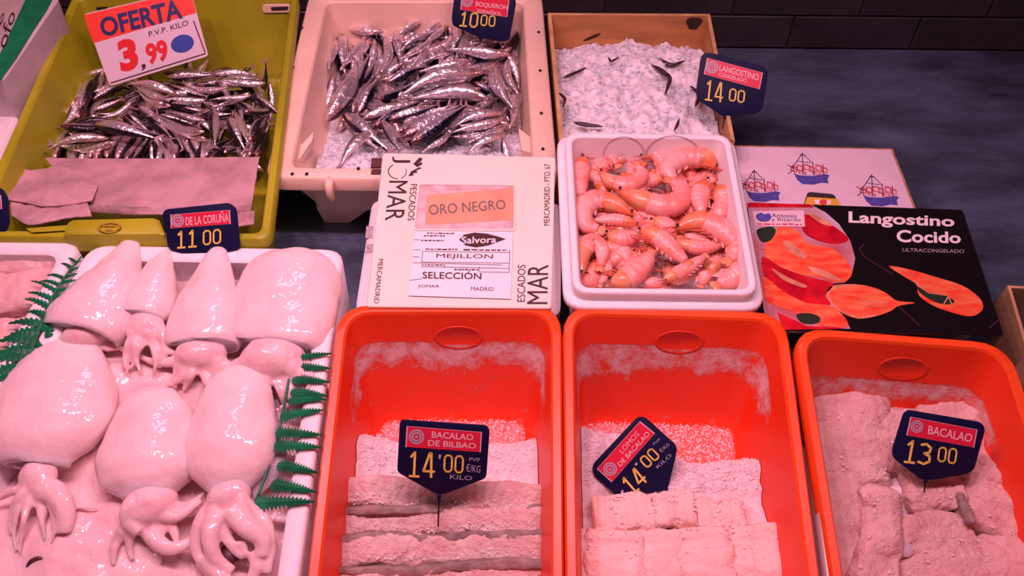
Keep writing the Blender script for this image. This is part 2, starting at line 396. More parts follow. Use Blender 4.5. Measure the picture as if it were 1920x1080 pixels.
ZT = 0.19
TRAYQ = [
    [(634, 570), (1053, 569), (1059, 1200), (562, 1200)],
    [(1055, 571), (1474, 584), (1554, 1200), (1061, 1200)],
    [(1486, 611), (1892, 642), (2080, 1200), (1577, 1200)]]
TRAYL = ['deep orange plastic tub, leftmost of three, holding cod under the Bilbao sign',
         'deep orange plastic tub, middle of three, holding thick cod loins in salt',
         'deep orange plastic tub, rightmost of three, holding loose cod pieces']
DR = [0.080, 0.024, 0.05, 0.024]
FLOOR = 0.008
tubs = []
for i, (pq, lab) in enumerate(zip(TRAYQ, TRAYL)):
    q = quad2(RP, pq, ZT); rt = root('cod_tub', centre(RP, q, 0), lab, 'tub', 'orange cod tubs')
    rw = 0.016
    ins = lambda d, k: [d+k*x for x in DR]
    # rim: rounded lip with skirt
    g = G(); g.loops(tray_loops(RP, q, [(0.006, ZT-0.026, .046), (0.0, ZT-0.024, .05), (0.0, ZT-0.004, .05), (0.003, ZT, .048), (rw-0.003, ZT, .04), (rw, ZT-0.004, .037)]))
    emit('rim', g, M_orange_rim, rt, auto=50)
    spec = [(ins(0.008, 1.0), 0.0, .03), (ins(0.006, 0.12), ZT-0.03, .045), (0.006, ZT-0.026, .046)]
    g = G(); n0 = len(g.v); g.loops(tray_loops(RP, q, spec), cap0=True); n1 = len(g.v)
    sp2 = [(ins(rw, k), ZT-0.004-(ZT-0.004-FLOOR-0.012)*k, .037-.006*k) for k in (0, .12, .25, .4, .55, .7, .85, 1.0)] + [(ins(rw+0.004, 1.02), FLOOR+0.003, .028), (ins(rw+0.012, 1.05), FLOOR, .022)]
    g.loops(tray_loops(RP, q, sp2), cap1=True)
    wl = [1.0]*n1
    for d, z, r in sp2: wl += [max(0.0, (z-FLOOR)/(ZT-0.004-FLOOR))]*24
    emit('body', g, salted_plastic('salted_orange_plastic', M_orange, 0.54, 0.74 if i < 2 else 0.66, seed=3.1*i, amount=(0.44, 0.44, 0.44)[i]), rt, auto=50, attrs={'wallh': wl, 'backw': ([1.0]*12+[0.0]*12)*(len(wl)//24)})
    # oval moulding on the inner back wall
    qi = inset(q, ins(rw, 0.0)); qf = inset(q, ins(rw, 1.0))
    top = (qi[0]+qi[1])/2; bot = (qf[0]+qf[1])/2
    A = RP.w((top.x, top.y, ZT)); B = RP.w((bot.x, bot.y, FLOOR)); ud = (B-A).normalized(); ux = (RP.w((qi[1].x, qi[1].y, ZT))-RP.w((qi[0].x, qi[0].y, ZT))).normalized(); nn = ud.cross(ux).normalized()
    if nn.y > 0: nn = -nn
    c = A+ud*0.045+ux*0.012
    g = G()
    L = []
    for rr, hh in ((1.0, 0.0), (0.97, 0.0012), (0.88, 0.0012), (0.85, 0.0003)):
        L.append([c+ux*(0.037*rr*math.cos(a*math.pi/16))+ud*(0.022*rr*math.sin(a*math.pi/16))+nn*hh for a in range(32)])
    g.loops(L, cap1=True); emit('oval_moulding', g, M_orange_dark, rt)
    tubs.append((q, rt))

def poly_box(name, fr, pq, z, zb, floor, label, wall=0.026, cat='box', draft=0.012, rad=0.03, group=None):
    q = quad2(fr, pq, z); rt = root(name, centre(fr, q, zb), label, cat, group)
    g = G(); g.loops(tray_loops(fr, q, [(draft, zb, rad*.7), (0.002, z-0.006, rad), (0.005, z-0.001, rad), (0.008, z, rad*.95), (wall-0.006, z, rad*.8), (wall, z-0.004, rad*.75), (wall+0.014, floor, rad*.5)], n=5), True, True)
    emit('box_wall', g, M_poly, rt, auto=45); return q, rt
ZS = 0.17
SQ, squid_box = poly_box('polystyrene_box', RP, [(166, 455), (648, 463), (548, 1200), (-250, 1200)], ZS, 0.0, 0.06, 'white polystyrene box full of whole squid, beside the orange tubs', wall=0.03)
LQ, left_box = poly_box('polystyrene_box', RP, [(-420, 444), (158, 450), (-258, 1200), (-800, 1200)], ZS, 0.0, 0.06, 'white polystyrene box at the left edge with pale fillets')

# yellow crate -----------------------------------------------------------------
ZY = 0.19
YQ = quad2(BK, [(137, -12), (561, -12), (506, 450), (-66, 444)], ZY)
yc = root('fish_crate', centre(BK, YQ, 0), 'yellow plastic crate of small anchovies with a torn paper sheet', 'crate')
g = G(); g.loops(tray_loops(BK, YQ, [(0.004, ZY-0.022, .022), (0, ZY-0.02, .024), (0, ZY-0.004, .024), (0.003, ZY, .022), (0.013, ZY, .018), (0.016, ZY-0.004, .016)])); emit('rim', g, M_yellow, yc, auto=50)
g = G(); g.loops(tray_loops(BK, YQ, [(0.045, 0.0, .02), (0.012, ZY-0.024, .022), (0.004, ZY-0.022, .022)]), cap0=True)
g.loops(tray_loops(BK, YQ, [(0.016, ZY-0.004, .016), (0.026, ZY-0.06, .016), (0.046, 0.016, .016), (0.055, 0.010, .012)]), cap1=True); emit('body', g, M_yellow, yc, auto=50)
# raised grip on the front rim with its worn marks
pf = lambda x, y, z: BK.pw(x, y, z)
g = G()
blk = [pf(130, 418, ZY+0.004), pf(300, 414, ZY+0.004), pf(312, 446, ZY+0.002), pf(120, 446, ZY+0.002)]
g.loops([[p-Vector((0, 0, 0.03)) for p in round_poly(blk, 0.008, 3)], [p+Vector((0, 0, 0.004)) for p in round_poly(blk, 0.008, 3)], [p*0.94+sum(blk, Vector())/4*0.06+Vector((0, 0, 0.007)) for p in round_poly(blk, 0.008, 3)]], False, True)
emit('front_grip', g, M_yellow, yc, auto=40)
g = G(); pg = plane_frame(pf(200, 430, ZY+0.0135), (0, 0, 1))
c = pg(205, 426); disc_on(g, c, (0.018, 0, 0), (0, 0.011, 0), 0.78, 1.0, 18); line_on(g, pg, (193, 423), (216, 423), 0.0012, 0); line_on(g, pg, (196, 430), (212, 430), 0.0012, 0); emit('moulded_mark', g, M_yellow_dark, yc, smooth=False)
g = G(); g.loops([[pf(x, y, z) for x, y in ((48, 428), (128, 422), (124, 432), (60, 436))] for z in (ZY-0.012, ZY+0.004)], True, True); emit('front_ledge', g, M_yellow, yc, smooth=False)
# hand holes in the back wall
for hx0, hx1 in ((165, 210), (492, 548)):
    yb = YQ[0].y-0.019
    a = plane_frame((0, yb, 0.1), (0, -1, 0.10)); 
    g = G(); g.prism(round_poly([a(hx0, 8, 0.001), a(hx1, 7, 0.001), a(hx1-2, 21, 0.001), a(hx0+2, 22, 0.001)], 0.006, 3), (0, -0.004, 0)); h = emit('hand_hole_surround', g, M_cream, yc, smooth=False)
    g = G(); g.prism(round_poly([a(hx0+16, 11, 0.001), a(hx1-6, 10, 0.001), a(hx1-8, 16, 0.001), a(hx0+18, 17, 0.001)], 0.003, 2), (0, -0.0055, 0)); emit('hand_hole', g, M_black, h, smooth=False)

# cream crate ------------------------------------------------------------------
ZC = 0.17
CQ = quad2(BK, [(580, -14), (1016, -14), (1047, 338), (496, 333)], ZC)
cc = root('fish_crate', centre(BK, CQ, 0), 'cream plastic crate of long sardine-like fish on ice', 'crate')
g = G(); g.loops(tray_loops(BK, CQ, [(0.006, ZC-0.030, .026), (0, ZC-0.028, .03), (0, ZC-0.004, .03), (0.004, ZC, .028), ([.03, .038, .024, .038], ZC, .02), ([.033, .041, .027, .041], ZC-0.004, .018)])); emit('rim', g, M_cream, cc, auto=50)
g = G(); g.loops(tray_loops(BK, CQ, [(0.060, 0.04, .02), (0.022, ZC-0.032, .024), (0.006, ZC-0.030, .026)]), cap0=True)
g.loops(tray_loops(BK, CQ, [([.033, .041, .027, .041], ZC-0.004, .018), ([.045, .050, .040, .062], 0.055, .018), ([.055, .06, .05, .07], 0.05, .012)]), cap1=True); emit('body', g, M_cream, cc, auto=50)
bi = inset(CQ, 0.058)
for k, sx, sy in ((0, 1, -1), (1, -1, -1), (2, -1, 1), (3, 1, 1)):
    p = bi[k]; g = G(); w, d = 0.075, 0.045
    bx = [Vector((p.x, p.y, 0.045)), Vector((p.x+sx*w*1.35, p.y, 0.045)), Vector((p.x+sx*w*1.35, p.y+sy*d, 0.045)), Vector((p.x, p.y+sy*d, 0.045))]
    bt = [Vector((p.x+sx*.008, p.y+sy*.004, 0)), Vector((p.x+sx*w*.72, p.y+sy*.004, 0)), Vector((p.x+sx*w*.72, p.y+sy*d, 0)), Vector((p.x+sx*.008, p.y+sy*d, 0))]
    g.loops([bt, bx], True, True); emit('foot', g, M_cream, cc, smooth=False)
pr = plane_frame((0, 0, ZC+0.0006), (0, 0, 1))
for hx, hy in ((566, 52), (549, 126), (531, 206), (513, 273), (509, 320), (548, 326), (575, 326), (672, 316), (1010, 60), (1013, 132), (1015, 212), (1018, 279)):
    g = G(); c = pr(hx, hy); disc_on(g, c, (0.0032, 0, 0), (0, 0.0042, 0), 0, 1, 10); g2 = G(); g2.prism(g.v, (0, 0, -0.004)); emit('rim_hole', g2, M_black, cc, smooth=False)
M_slot = mat('crate_slot', (0.10, 0.035, 0.03), 0.7)
for y0, y1 in ((296, 313), (317, 327)):
    g = G(); g.prism([pr(697, y0, .0004), pr(716, y0, .0004), pr(714, y1, .0004), pr(695, y1, .0004)], (0, 0, -0.004)); emit('rim_slot', g, M_slot, cc, smooth=False)
g = G(); fy = min(CQ[2].y, CQ[3].y)
p = BK.pw(617, 345, ZC-0.008); tube(g, [Vector((p.x, fy+0.004, ZC-0.008)), Vector((p.x, fy-0.010, ZC-0.010)), Vector((p.x, fy-0.012, ZC-0.030)), Vector((p.x, fy-0.006, ZC-0.045))], 0.0085, 0.006, 8, 8, (1, 0, 0)); emit('hinge_peg', g, M_cream, cc)
# corner hand-grips moulded inside the front corners
for pts in ([(553, 285), (588, 247), (586, 262), (560, 300)], [(972, 240), (1000, 262), (1012, 290), (978, 282)]):
    g = G(); pp = [BK.pw(x, y, ZC-0.018) for x, y in pts]; g.prism(round_poly(pp, 0.004, 3), (0, 0, -0.014)); emit('corner_grip', g, M_cream, cc, smooth=False)

# wooden box of ice ------------------------------------------------------------
ZW = 0.16
M_wood = mat('pale_plywood', (0.56, 0.27, 0.085), 0.65, var=0.35, vscale=6, bump=0.1, bscale=30, stretch=(1, 1, 6))
M_woodedge = mat('plywood_edge', (0.66, 0.40, 0.18), 0.7, var=0.3, vscale=40)
M_stain = mat('dark_stain', (0.03, 0.015, 0.01), 0.8)
WQ = quad2(BK, [(1027, 25), (1331, 27), (1378, 266), (1049, 266)], ZW)
wb = root('wooden_box', centre(BK, WQ, 0), 'thin plywood box heaped with crushed ice, against the back wall', 'box')
wi = inset(WQ, 0.007)
for k, nm in ((0, 'back_panel'), (1, 'side_panel'), (2, 'front_panel'), (3, 'side_panel')):
    a, b, ai, bb = WQ[k], WQ[(k+1) % 4], wi[k], wi[(k+1) % 4]
    g = G(); g.loops([[Vector((p.x, p.y, z)) for p in (a, b, bb, ai)] for z in (0.001, ZW - (0.02 if k == 2 else 0))], True, False)
    o = emit(nm, g, M_wood, wb, smooth=False)
    g = G(); g.loops([[Vector((p.x, p.y, z)) for p in (a, b, bb, ai)] for z in (ZW-(0.02 if k == 2 else 0), ZW-(0.02 if k == 2 else 0)+0.0012)], False, True); emit('cut_edge', g, M_woodedge, o, smooth=False)
g = G(); g.prism([Vector((p.x, p.y, 0.001)) for p in wi], (0, 0, 0.006)); emit('bottom_panel', g, M_wood, wb, smooth=False)
pb = plane_frame((0, (wi[0].y+wi[1].y)/2, 0.1), (0, -1, 0))
g = G(); c = pb(1301, 44, 0.0012); g.add([c+Vector((0.015*math.cos(a)*(1+.25*math.sin(3*a)), 0, 0.017*math.sin(a)*(1+.2*math.cos(2*a)))) for a in [i*math.pi/9 for i in range(18)]], [tuple(range(18))]); emit('knot_stain', g, M_stain, wb, smooth=False)
g = G(); c = pb(1110, 70, 0.0012); g.add([c+Vector((0.018*math.cos(a), 0, 0.004*math.sin(a)+0.009*math.cos(a))) for a in [i*math.pi/6 for i in range(12)]], [tuple(range(12))]); emit('scuff_stain', g, M_stain, wb, smooth=False)

# white shrimp tray --------------------------------------------------------------
ST = Frame((0, 0.818, 0.205), math.radians(4.5))
STQ = quad2(ST, [(1059, 247), (1369, 251), (1424, 553), (1074, 549)], 0)
st = root('shrimp_tray', centre(ST, STQ, -0.19), 'white polystyrene tray with a stepped rim full of cooked shrimp', 'tray')
g = G(); g.loops(tray_loops(ST, STQ, [(-0.010, -0.034, .03), (-0.0125, -0.030, .032), (-0.0125, -0.022, .032), (-0.010, -0.0195, .03), (0.0, -0.0195, .026), (0.0, -0.003, .026), (0.0025, 0, .024), (0.0085, 0, .02), (0.011, -0.003, .018)])); emit('stepped_rim', g, M_poly, st, auto=50)
g = G(); g.loops(tray_loops(ST, STQ, [(0.012, lambda p: -0.190-(p.y*0.0785), .02), (-0.004, -0.036, .028), (-0.010, -0.034, .03)]), True); g.loops(tray_loops(ST, STQ, [(0.011, -0.003, .018), (0.026, -0.085, .018), (0.034, -0.09, .012)]), False, True); emit('tray_body', g, M_poly, st, auto=45)
M_mould = mat('moulded_ring', (0.62, 0.40, 0.42), 0.6)
pm = plane_frame(ST.w((0.30, STQ[0].y-0.017, -0.03)), ST.y*-1+ST.z*0.18)
for cx, cy, rx, ry in ((1170, 292, 40, 36), (1262, 292, 52, 38)):
    g = G(); L = []
    for k in (1.0, 0.95): L.append([pm(cx+rx*k*math.cos(math.pi+i*math.pi/14), cy+ry*k*math.sin(math.pi+i*math.pi/14), 0.0005) for i in range(15)])
    g.loops(L, closed=False); emit('moulded_arc', g, M_mould, st, smooth=False)

# mussel carton on its polystyrene box ------------------------------------------
MB = Frame((0, 0.812, 0.186), math.radians(5))
MQ = quad2(MB, [(718, 286), (1041, 294), (1034, 578), (687, 575)], 0)
PQ = quad2(MB, [(699, 372), (1052, 378), (1050, 590), (666, 584)], -0.041)
sb = root('polystyrene_box', centre(MB, PQ, -0.186), 'white closed polystyrene box under the mussel carton', 'box')
g = G(); g.loops(tray_loops(MB, PQ, [(0.004, lambda p: -0.184-p.y*0.0872, .018), (0.002, -0.075, .018), (0.004, -0.073, .018)]), True, True); emit('box_base', g, M_poly, sb, auto=40)
g = G(); g.loops(tray_loops(MB, PQ, [(0.001, -0.0725, .02), (-0.001, -0.068, .02), (-0.001, -0.046, .02), (0.004, -0.0415, .018)]), True, True); emit('lid', g, M_poly, sb, auto=40)
M_tab = mat('grey_sticker', (0.55, 0.45, 0.48), 0.6, var=.4, vscale=200)
for y0, y1 in ((424, 446), (458, 474)):
    g = G(); pl = plane_frame(MB.w((0, 0, -0.0405)), MB.z); g.prism([pl(687, y0), pl(700, y0), pl(698, y1), pl(685, y1)], MB.z*-0.0015); emit('sticker', g, M_tab, sb, smooth=False)

M_carton = mat('cream_carton', (0.90, 0.80, 0.66), 0.45, var=0.07, vscale=14, bump=0.05, bscale=30)
M_ink = mat('dark_brown_ink', (0.045, 0.012, 0.012), 0.6)
mb = root('mussel_carton', centre(MB, MQ, -0.04), 'cream mussel carton with window and dark printed lettering', 'carton')
TH = 0.040
g = G(); g.loops(tray_loops(MB, MQ, [(0.001, -TH, .004), (0, -TH+.001, .005), (0, -0.0015, .005), (0.0015, 0, .004)], 3), True, True); emit('carton_body', g, M_carton, mb, auto=30)
pm = plane_frame(MB.w((0, 0, 0)), MB.z)
z4 = lambda pts: conv(pts, 3.483, 660, 270)
def decal(name, parent, pf, polys, m, off, thick=0.0, smooth=False):
    g = G()
    for pl in polys:
        P = [pf(x, y, off) for x, y in (smooth_poly(pl) if name.startswith(('prawn_print', 'prawn_high', 'prawn_belly', 'eye_p', 'brand_mark')) else pl)]; g.add(P, [tuple(range(len(P)))])
    return emit(name, g, m, parent, smooth=smooth)
def letter(name, parent, pf, items, m, off, label=None):
    g = G()
    for s, quad, bold in items: text_on(g, s, [pf(x, y, off) for x, y in quad], bold)
    o = emit(name, g, m, parent, smooth=False)
    if label: o['label'] = label
    return o
M_windowbg = mat('mussel_meat', (0.55, 0.34, 0.34), 0.35, var=0.6, vscale=45, bump=0.4, bscale=60, col2=(0.75, 0.62, 0.62))
M_olabel = mat('orange_label', (0.82, 0.36, 0.16), 0.35, var=0.25, vscale=25)
M_wlabel = mat('white_label', (0.88, 0.82, 0.84), 0.4)
M_film = mat('clear_film', (1, 1, 1), 0.06, alpha=0.12, coat=1.0, bump=0.5, bscale=45)
decal('window_opening', mb, pm, [z4([(440, 268), (1062, 275), (1056, 566), (410, 562)])], M_windowbg, 0.0004)
decal('orange_label', mb, pm, [z4([(490, 335), (1052, 285), (1055, 497), (478, 527)])], M_olabel, 0.0008)
letter('label_lettering', mb, pm, [('ORO NEGRO', z4([(500, 397), (1000, 362), (1004, 424), (505, 464)]), 0.0)], M_ink, 0.0012, 'ORO NEGRO in dark capitals')
g = G()
q = [pm(*p) for p in z4([(438, 266), (1064, 273), (1058, 568), (408, 564)])]; c0 = sum(q, Vector())/4
nx, ny = 18, 10; vs_ = []; fs_ = []
for j in range(ny+1):
    for i in range(nx+1):
        u, v = i/nx, j/ny; p = (q[0]*(1-u)+q[1]*u)*(1-v)+(q[3]*(1-u)+q[2]*u)*v
        h = 0.0018+0.0016*math.sin(math.pi*u)*math.sin(math.pi*v)*(1+noise.noise(p*60)); vs_.append(p+MB.z*h)
for j in range(ny):
    for i in range(nx): a = j*(nx+1)+i; fs_.append((a, a+1, a+nx+2, a+nx+1))
g.add(vs_, fs_); emit('film_window', g, M_film, mb)
# recessed frame around the window
g = G(); oq = round_poly([pm(*p, 0.0) for p in z4([(430, 258), (1072, 265), (1066, 574), (400, 570)])], 0.006, 3); iq = round_poly([pm(*p, 0.0) for p in z4([(442, 270), (1060, 277), (1054, 563), (412, 559)])], 0.004, 3)
g.loops([oq, [p+MB.z*0.0022 for p in oq], [p+MB.z*0.0022 for p in iq], iq]); emit('window_frame', g, M_carton, mb, smooth=False)
decal('paper_label', mb, pm, [z4([(408, 567), (1052, 572), (1036, 1012), (368, 990)])], M_wlabel, 0.0025)
O2 = 0.0030
g = G()
sal = z4([(700, 625), (730, 592), (800, 578), (880, 585), (950, 603), (1005, 620), (950, 640), (890, 662), (810, 675), (740, 662)])
P = [pm(x, y, O2) for x, y in sal]; g.add(P, [tuple(range(len(P)))]); emit('leaf_logo', g, M_ink, mb, smooth=False)
letter('logo_lettering', mb, pm, [('Salvora', z4([(715, 605), (945, 602), (940, 645), (715, 652)]), 0.015)], M_wlabel, O2+.0005)
letter('label_print', mb, pm, [('MEJILLON', z4([(552, 716), (922, 720), (918, 756), (550, 750)]), 0.0), ('SELECCIÓN', z4([(462, 822), (846, 832), (844, 884), (460, 878)]), 0.012),
     ('JOMAR', z4([(432, 918), (572, 920), (568, 942), (430, 942)]), 0.0), ('MADRID', z4([(778, 932), (926, 936), (924, 960), (776, 956)]), 0.0)], M_ink, O2, 'product lines MEJILLON and SELECCION in black')
g = G(); micro(g, pm, [z4([(490, 575), (665, 578), (664, 590), (488, 588)]), z4([(470, 592), (610, 595), (608, 606), (468, 604)]), z4([(450, 622), (605, 626), (603, 637), (449, 634)]), z4([(480, 680), (690, 683), (688, 695), (478, 692)]), z4([(730, 683), (1015, 688), (1013, 699), (728, 696)]), z4([(455, 783), (600, 785), (600, 796), (454, 794)]), z4([(670, 812), (830, 815), (829, 828), (668, 826)])], O2, 3); emit('small_print', g, M_ink, mb, smooth=False)
g = G()
for a, b in (((460, 700), (1030, 708)), ((455, 770), (1028, 778)), ((460, 700), (455, 770)), ((1030, 690), (1026, 835)), ((400, 775), (980, 790)), ((450, 800), (1026, 812)), ((605, 785), (603, 810)), ((830, 800), (828, 835)), ((830, 835), (1026, 838)), ((405, 625), (440, 625)), ((400, 690), (450, 692)), ((395, 735), (440, 737)), ((378, 890), (455, 880))):
    line_on(g, pm, z4([a])[0], z4([b])[0], 0.0004, O2)
emit('label_ruling', g, M_ink, mb, smooth=False)
def rot_cw(x0, x1, y0, y1, sk=0.0):   # text read downwards, tops to the right; returns TL,TR,BR,BL
    return [(x1, y0), (x1-sk, y1), (x0-sk, y1), (x0, y0)]
def rot_ccw(x0, x1, y0, y1, sk=0.0):  # text read upwards
    return [(x0-sk, y1), (x0, y0), (x1, y0), (x1-sk, y1)]
letter('carton_lettering', mb, pm, [('J', z4(rot_cw(262, 380, 82, 122)), 0.0), ('MAR', z4(rot_cw(243, 365, 240, 500, 28)), 0.0), ('PESCADOS', z4(rot_cw(382, 425, 262, 500, 20)), 0.0),
     ('MERCAMADRID', z4(rot_cw(172, 205, 752, 1040, 30)), 0.0), ('MERCAMADRID - PTO. 67', z4(rot_ccw(1256, 1296, 130, 532, 5)), 0.0),
     ('ESCADOS', z4(rot_ccw(1082, 1134, 788, 1030, 4)), 0.0), ('MAR', z4(rot_ccw(1148, 1282, 788, 1045, 6)), 0.0)], M_ink, 0.0005, 'JOMAR PESCADOS and MERCAMADRID in dark brown')
g = G(); c = pm(*z4([(300, 178)])[0], 0.0005); e1 = pm(*z4([(355, 178)])[0], 0.0005)-c; e2 = pm(*z4([(300, 128)])[0], 0.0005)-c
disc_on(g, c, e1*1.2, e2, 0.9, 1.0, 16, math.radians(120), math.radians(270)); disc_on(g, c, e1*1.05, e2, 0.92, 1.0, 14, math.radians(-70), math.radians(20))
for pl in ([(400, 130), (440, 88), (460, 92), (452, 112), (430, 130), (456, 118), (460, 132), (425, 150)], [(368, 210), (385, 180), (440, 150), (455, 158), (420, 172), (428, 186), (400, 190), (402, 204)]):
    P = [pm(*p, 0.0005) for p in z4(pl)]; g.add(P, [tuple(range(len(P)))])
emit('fish_logo', g, M_ink, mb, smooth=False)

# printed ship carton and the black langostino carton ------------------------------
ZB = 0.10
BQ = quad2(BK, [(1374, 272), (1674, 278), (1800, 600), (1424, 600)], ZB)
M_white_card = mat('white_card', (0.80, 0.66, 0.74), 0.55, var=0.06, vscale=20)
M_kraft = mat('kraft_edge', (0.55, 0.30, 0.16), 0.7, var=0.4, vscale=50)
sh = root('ship_carton', centre(BK, BQ, 0), 'white carton printed with blue and red sailing ships', 'carton')
g = G(); g.loops(tray_loops(BK, BQ, [(0.003, 0.001, .003), (0.003, ZB-0.022, .003)], 2), True, True); emit('carton_base', g, M_kraft, sh, smooth=False)
g = G(); g.loops(tray_loops(BK, BQ, [(0.0, ZB-0.022, .003), (0, ZB-0.002, .004), (0.0005, ZB, .004)], 2), True, True); emit('carton_edge', g, M_kraft, sh, smooth=False)
g = G(); g.loops(tray_loops(BK, BQ, [(0.005, ZB, .004), (0.0055, ZB+0.0012, .004)], 2), False, True); emit('printed_lid', g, M_white_card, sh, smooth=False)
ps = plane_frame((0, 0, ZB+0.0012), (0, 0, 1)); z6 = lambda pts: conv(pts, 2.77, 1360, 250)
M_blue_ink = mat('blue_ink', (0.10, 0.09, 0.42), 0.6, var=.3, vscale=120); M_red_ink = mat('red_ink', (0.62, 0.05, 0.08), 0.6); M_dark_ink = mat('dark_ink', (0.05, 0.02, 0.06), 0.6)
for bx, by, bw, bh in ((320, 100, 222, 168), (72, 188, 215, 170), (680, 213, 222, 168)):
    S = lambda u, v: (1360+(bx+u*bw)/2.77, 250+(by+v*bh)/2.77)
    shp = decal('ship_print', sh, ps, [[S(.16, .64), S(.30, .70), S(.60, .72), S(.88, .66), S(1.0, .70), S(.95, .80), S(.97, .95), S(.80, .93), S(.62, .99), S(.36, .97), S(.24, .84)]], M_blue_ink, 0.0004)
    g = G()
    for a, b in (((.14, .56), (.02, .66)), ((.36, 0.0), (.38, .68)), ((.30, .06), (.44, .08)), ((.24, .26), (.55, .32)), ((.14, .36), (.18, .66)), ((.60, .30), (.62, .70)), ((.84, .36), (.86, .68)), ((.36, .02), (.10, .52)), ((.38, .05), (.62, .35)), ((0, .38), (.2, .5))):
        line_on(g, ps, S(*a), S(*b), 0.0007, 0.0005)
    emit('rigging', g, M_dark_ink, shp, smooth=False)
    g = G()
    for cx, cy, rx, ry in ((.16, .50, .09, .09), (.30, .48, .08, .10), (.46, .46, .09, .10), (.60, .52, .06, .10), (.74, .48, .08, .11), (.88, .54, .07, .09), (.36, .62, .1, .05), (.7, .64, .1, .05)):
        P = lambda k: [ps(*S(cx+rx*k*a, cy+ry*k*b+0.03*a), 0.0006) for a, b in ((-1, -.7), (0, -1), (1, -.8), (.8, .1), (1, .9), (0, .7), (-1, 1), (-.75, .1))]
        g.loops([P(1.0), P(.66)])
    emit('sails', g, M_red_ink, shp, smooth=False)

ZL = 0.146
KQ = quad2(BK, [(1402, 378), (1806, 392), (1884, 628), (1436, 622)], ZL)
M_blackcard = mat('black_glossy_card', (0.008, 0.006, 0.008), 0.22, coat=0.6)
lk = root('langostino_carton', centre(BK, KQ, ZB), 'glossy black carton with printed red prawns and white lettering', 'carton')
g = G(); g.loops(tray_loops(BK, KQ, [(0.001, ZB+0.0022, .004), (0, ZB+0.004, .006), (0, ZL-.002, .006), (0.002, ZL, .005)], 3), True, True); emit('carton_body', g, M_blackcard, lk, auto=30)
pk = plane_frame((0, 0, ZL), (0, 0, 1))
M_plate = mat('plate_print', (0.60, 0.48, 0.56), 0.3, vscale=9, col2=(0.50, 0.10, 0.13))
M_prawn_print = mat('prawn_print', (0.85, 0.06, 0.03), 0.25, var=0.75, vscale=26, col2=(0.85, 0.22, 0.09), coat=.4, stretch=(1, 3, 1))
M_prawn_red = mat('prawn_print_red', (0.72, 0.015, 0.03), 0.25, var=0.6, vscale=30, coat=.4, col2=(0.42, 0.004, 0.02))
M_prawn_pale = mat('prawn_print_pale', (0.85, 0.36, 0.22), 0.25, var=0.4, vscale=45)
M_white_ink = mat('white_ink', (0.85, 0.80, 0.78), 0.4); M_green_ink = mat('dark_green_ink', (0.02, 0.035, 0.02), 0.4)
decal('plate_print', lk, pk, [z6([(112, 362), (440, 368), (520, 410), (590, 470), (650, 560), (675, 650), (655, 740), (620, 775), (560, 780), (525, 830), (560, 890), (620, 960), (650, 1015), (215, 1010)])], M_plate, 0.0003)
decal('red_print_edge', lk, pk, [z6([(112, 362), (440, 368), (460, 385), (115, 384)])], M_prawn_red, 0.0005)
decal('prawn_print', lk, pk, [z6(p) for p in (
    [(405, 425), (470, 435), (560, 480), (640, 550), (560, 575), (450, 545), (400, 500)],)], M_prawn_red, 0.0006)
decal('prawn_print', lk, pk, [z6(p) for p in (
    [(225, 530), (290, 485), (370, 500), (430, 570), (560, 600), (650, 690), (650, 745), (600, 775), (500, 750), (380, 730), (270, 700), (205, 640), (210, 570)],)], M_prawn_print, 0.0007)
decal('prawn_print', lk, pk, [z6(p) for p in (
    [(195, 640), (300, 700), (430, 745), (560, 780), (520, 840), (545, 890), (430, 890), (330, 850), (230, 780), (195, 720)],)], M_prawn_red, 0.0008)
decal('prawn_print', lk, pk, [z6(p) for p in (
    [(200, 745), (300, 820), (420, 880), (560, 900), (640, 1000), (500, 1000), (380, 940), (280, 900), (205, 860)],)], M_prawn_print, 0.0009)
for _p in ([(300, 560), (350, 570), (420, 640), (400, 650), (330, 610)], [(430, 690), (520, 715), (600, 760), (580, 765), (470, 730)], [(240, 700), (330, 750), (420, 790), (400, 800), (300, 760)], [(420, 410), (500, 440), (560, 480), (500, 470)]): decal('prawn_highlight', lk, pk, [z6(_p)], M_prawn_pale, 0.0011)
for _p in ([(370, 940), (440, 935), (490, 955), (480, 985), (400, 985)], [(165, 500), (235, 485), (262, 505), (240, 550), (200, 565), (175, 545)]): decal('eye_print', lk, pk, [z6(_p)], M_green_ink, 0.0012)
decal('red_print_edge', lk, pk, [z6([(270, 930), (360, 970), (420, 1000), (560, 1005), (620, 1015), (300, 1020)])], M_prawn_red, 0.0010)
p1 = [(522, 830), (540, 800), (580, 786), (680, 784), (760, 798), (830, 826), (890, 868), (985, 880), (900, 896), (860, 922), (780, 950), (690, 962), (610, 935), (555, 890)]
p2 = [(850, 690), (950, 705), (1100, 748), (1230, 790), (1310, 845), (1338, 890), (1328, 925), (1275, 950), (1180, 932), (1070, 890), (1005, 840), (992, 785), (930, 745)]
decal('prawn_print', lk, pk, [z6(p1)], M_prawn_print, 0.0006); decal('prawn_print', lk, pk, [z6(p2)], M_prawn_print, 0.0006)
decal('prawn_outline', lk, pk, [z6([(522, 830), (540, 800), (580, 786), (680, 784), (680, 792), (590, 796), (550, 815), (538, 840), (560, 885), (615, 928), (690, 955), (780, 943), (780, 951), (690, 963), (610, 936), (552, 890)])], M_prawn_pale, 0.0008)
decal('prawn_belly', lk, pk, [z6([(1002, 795), (1060, 825), (1130, 838), (1190, 870), (1160, 888), (1100, 880), (1040, 850), (1005, 820)])], M_green_ink, 0.0008)
g = G()
for a, b in (((1000, 792), (1060, 830)), ((1060, 830), (1150, 842)), ((1135, 885), (1160, 845)), ((1160, 845), (1175, 888)), ((660, 840), (720, 860)), ((700, 870), (850, 880)), ((720, 895), (840, 900)), ((870, 700), (980, 735))):
    line_on(g, pk, z6([a])[0], z6([b])[0], 0.0008, 0.0010)
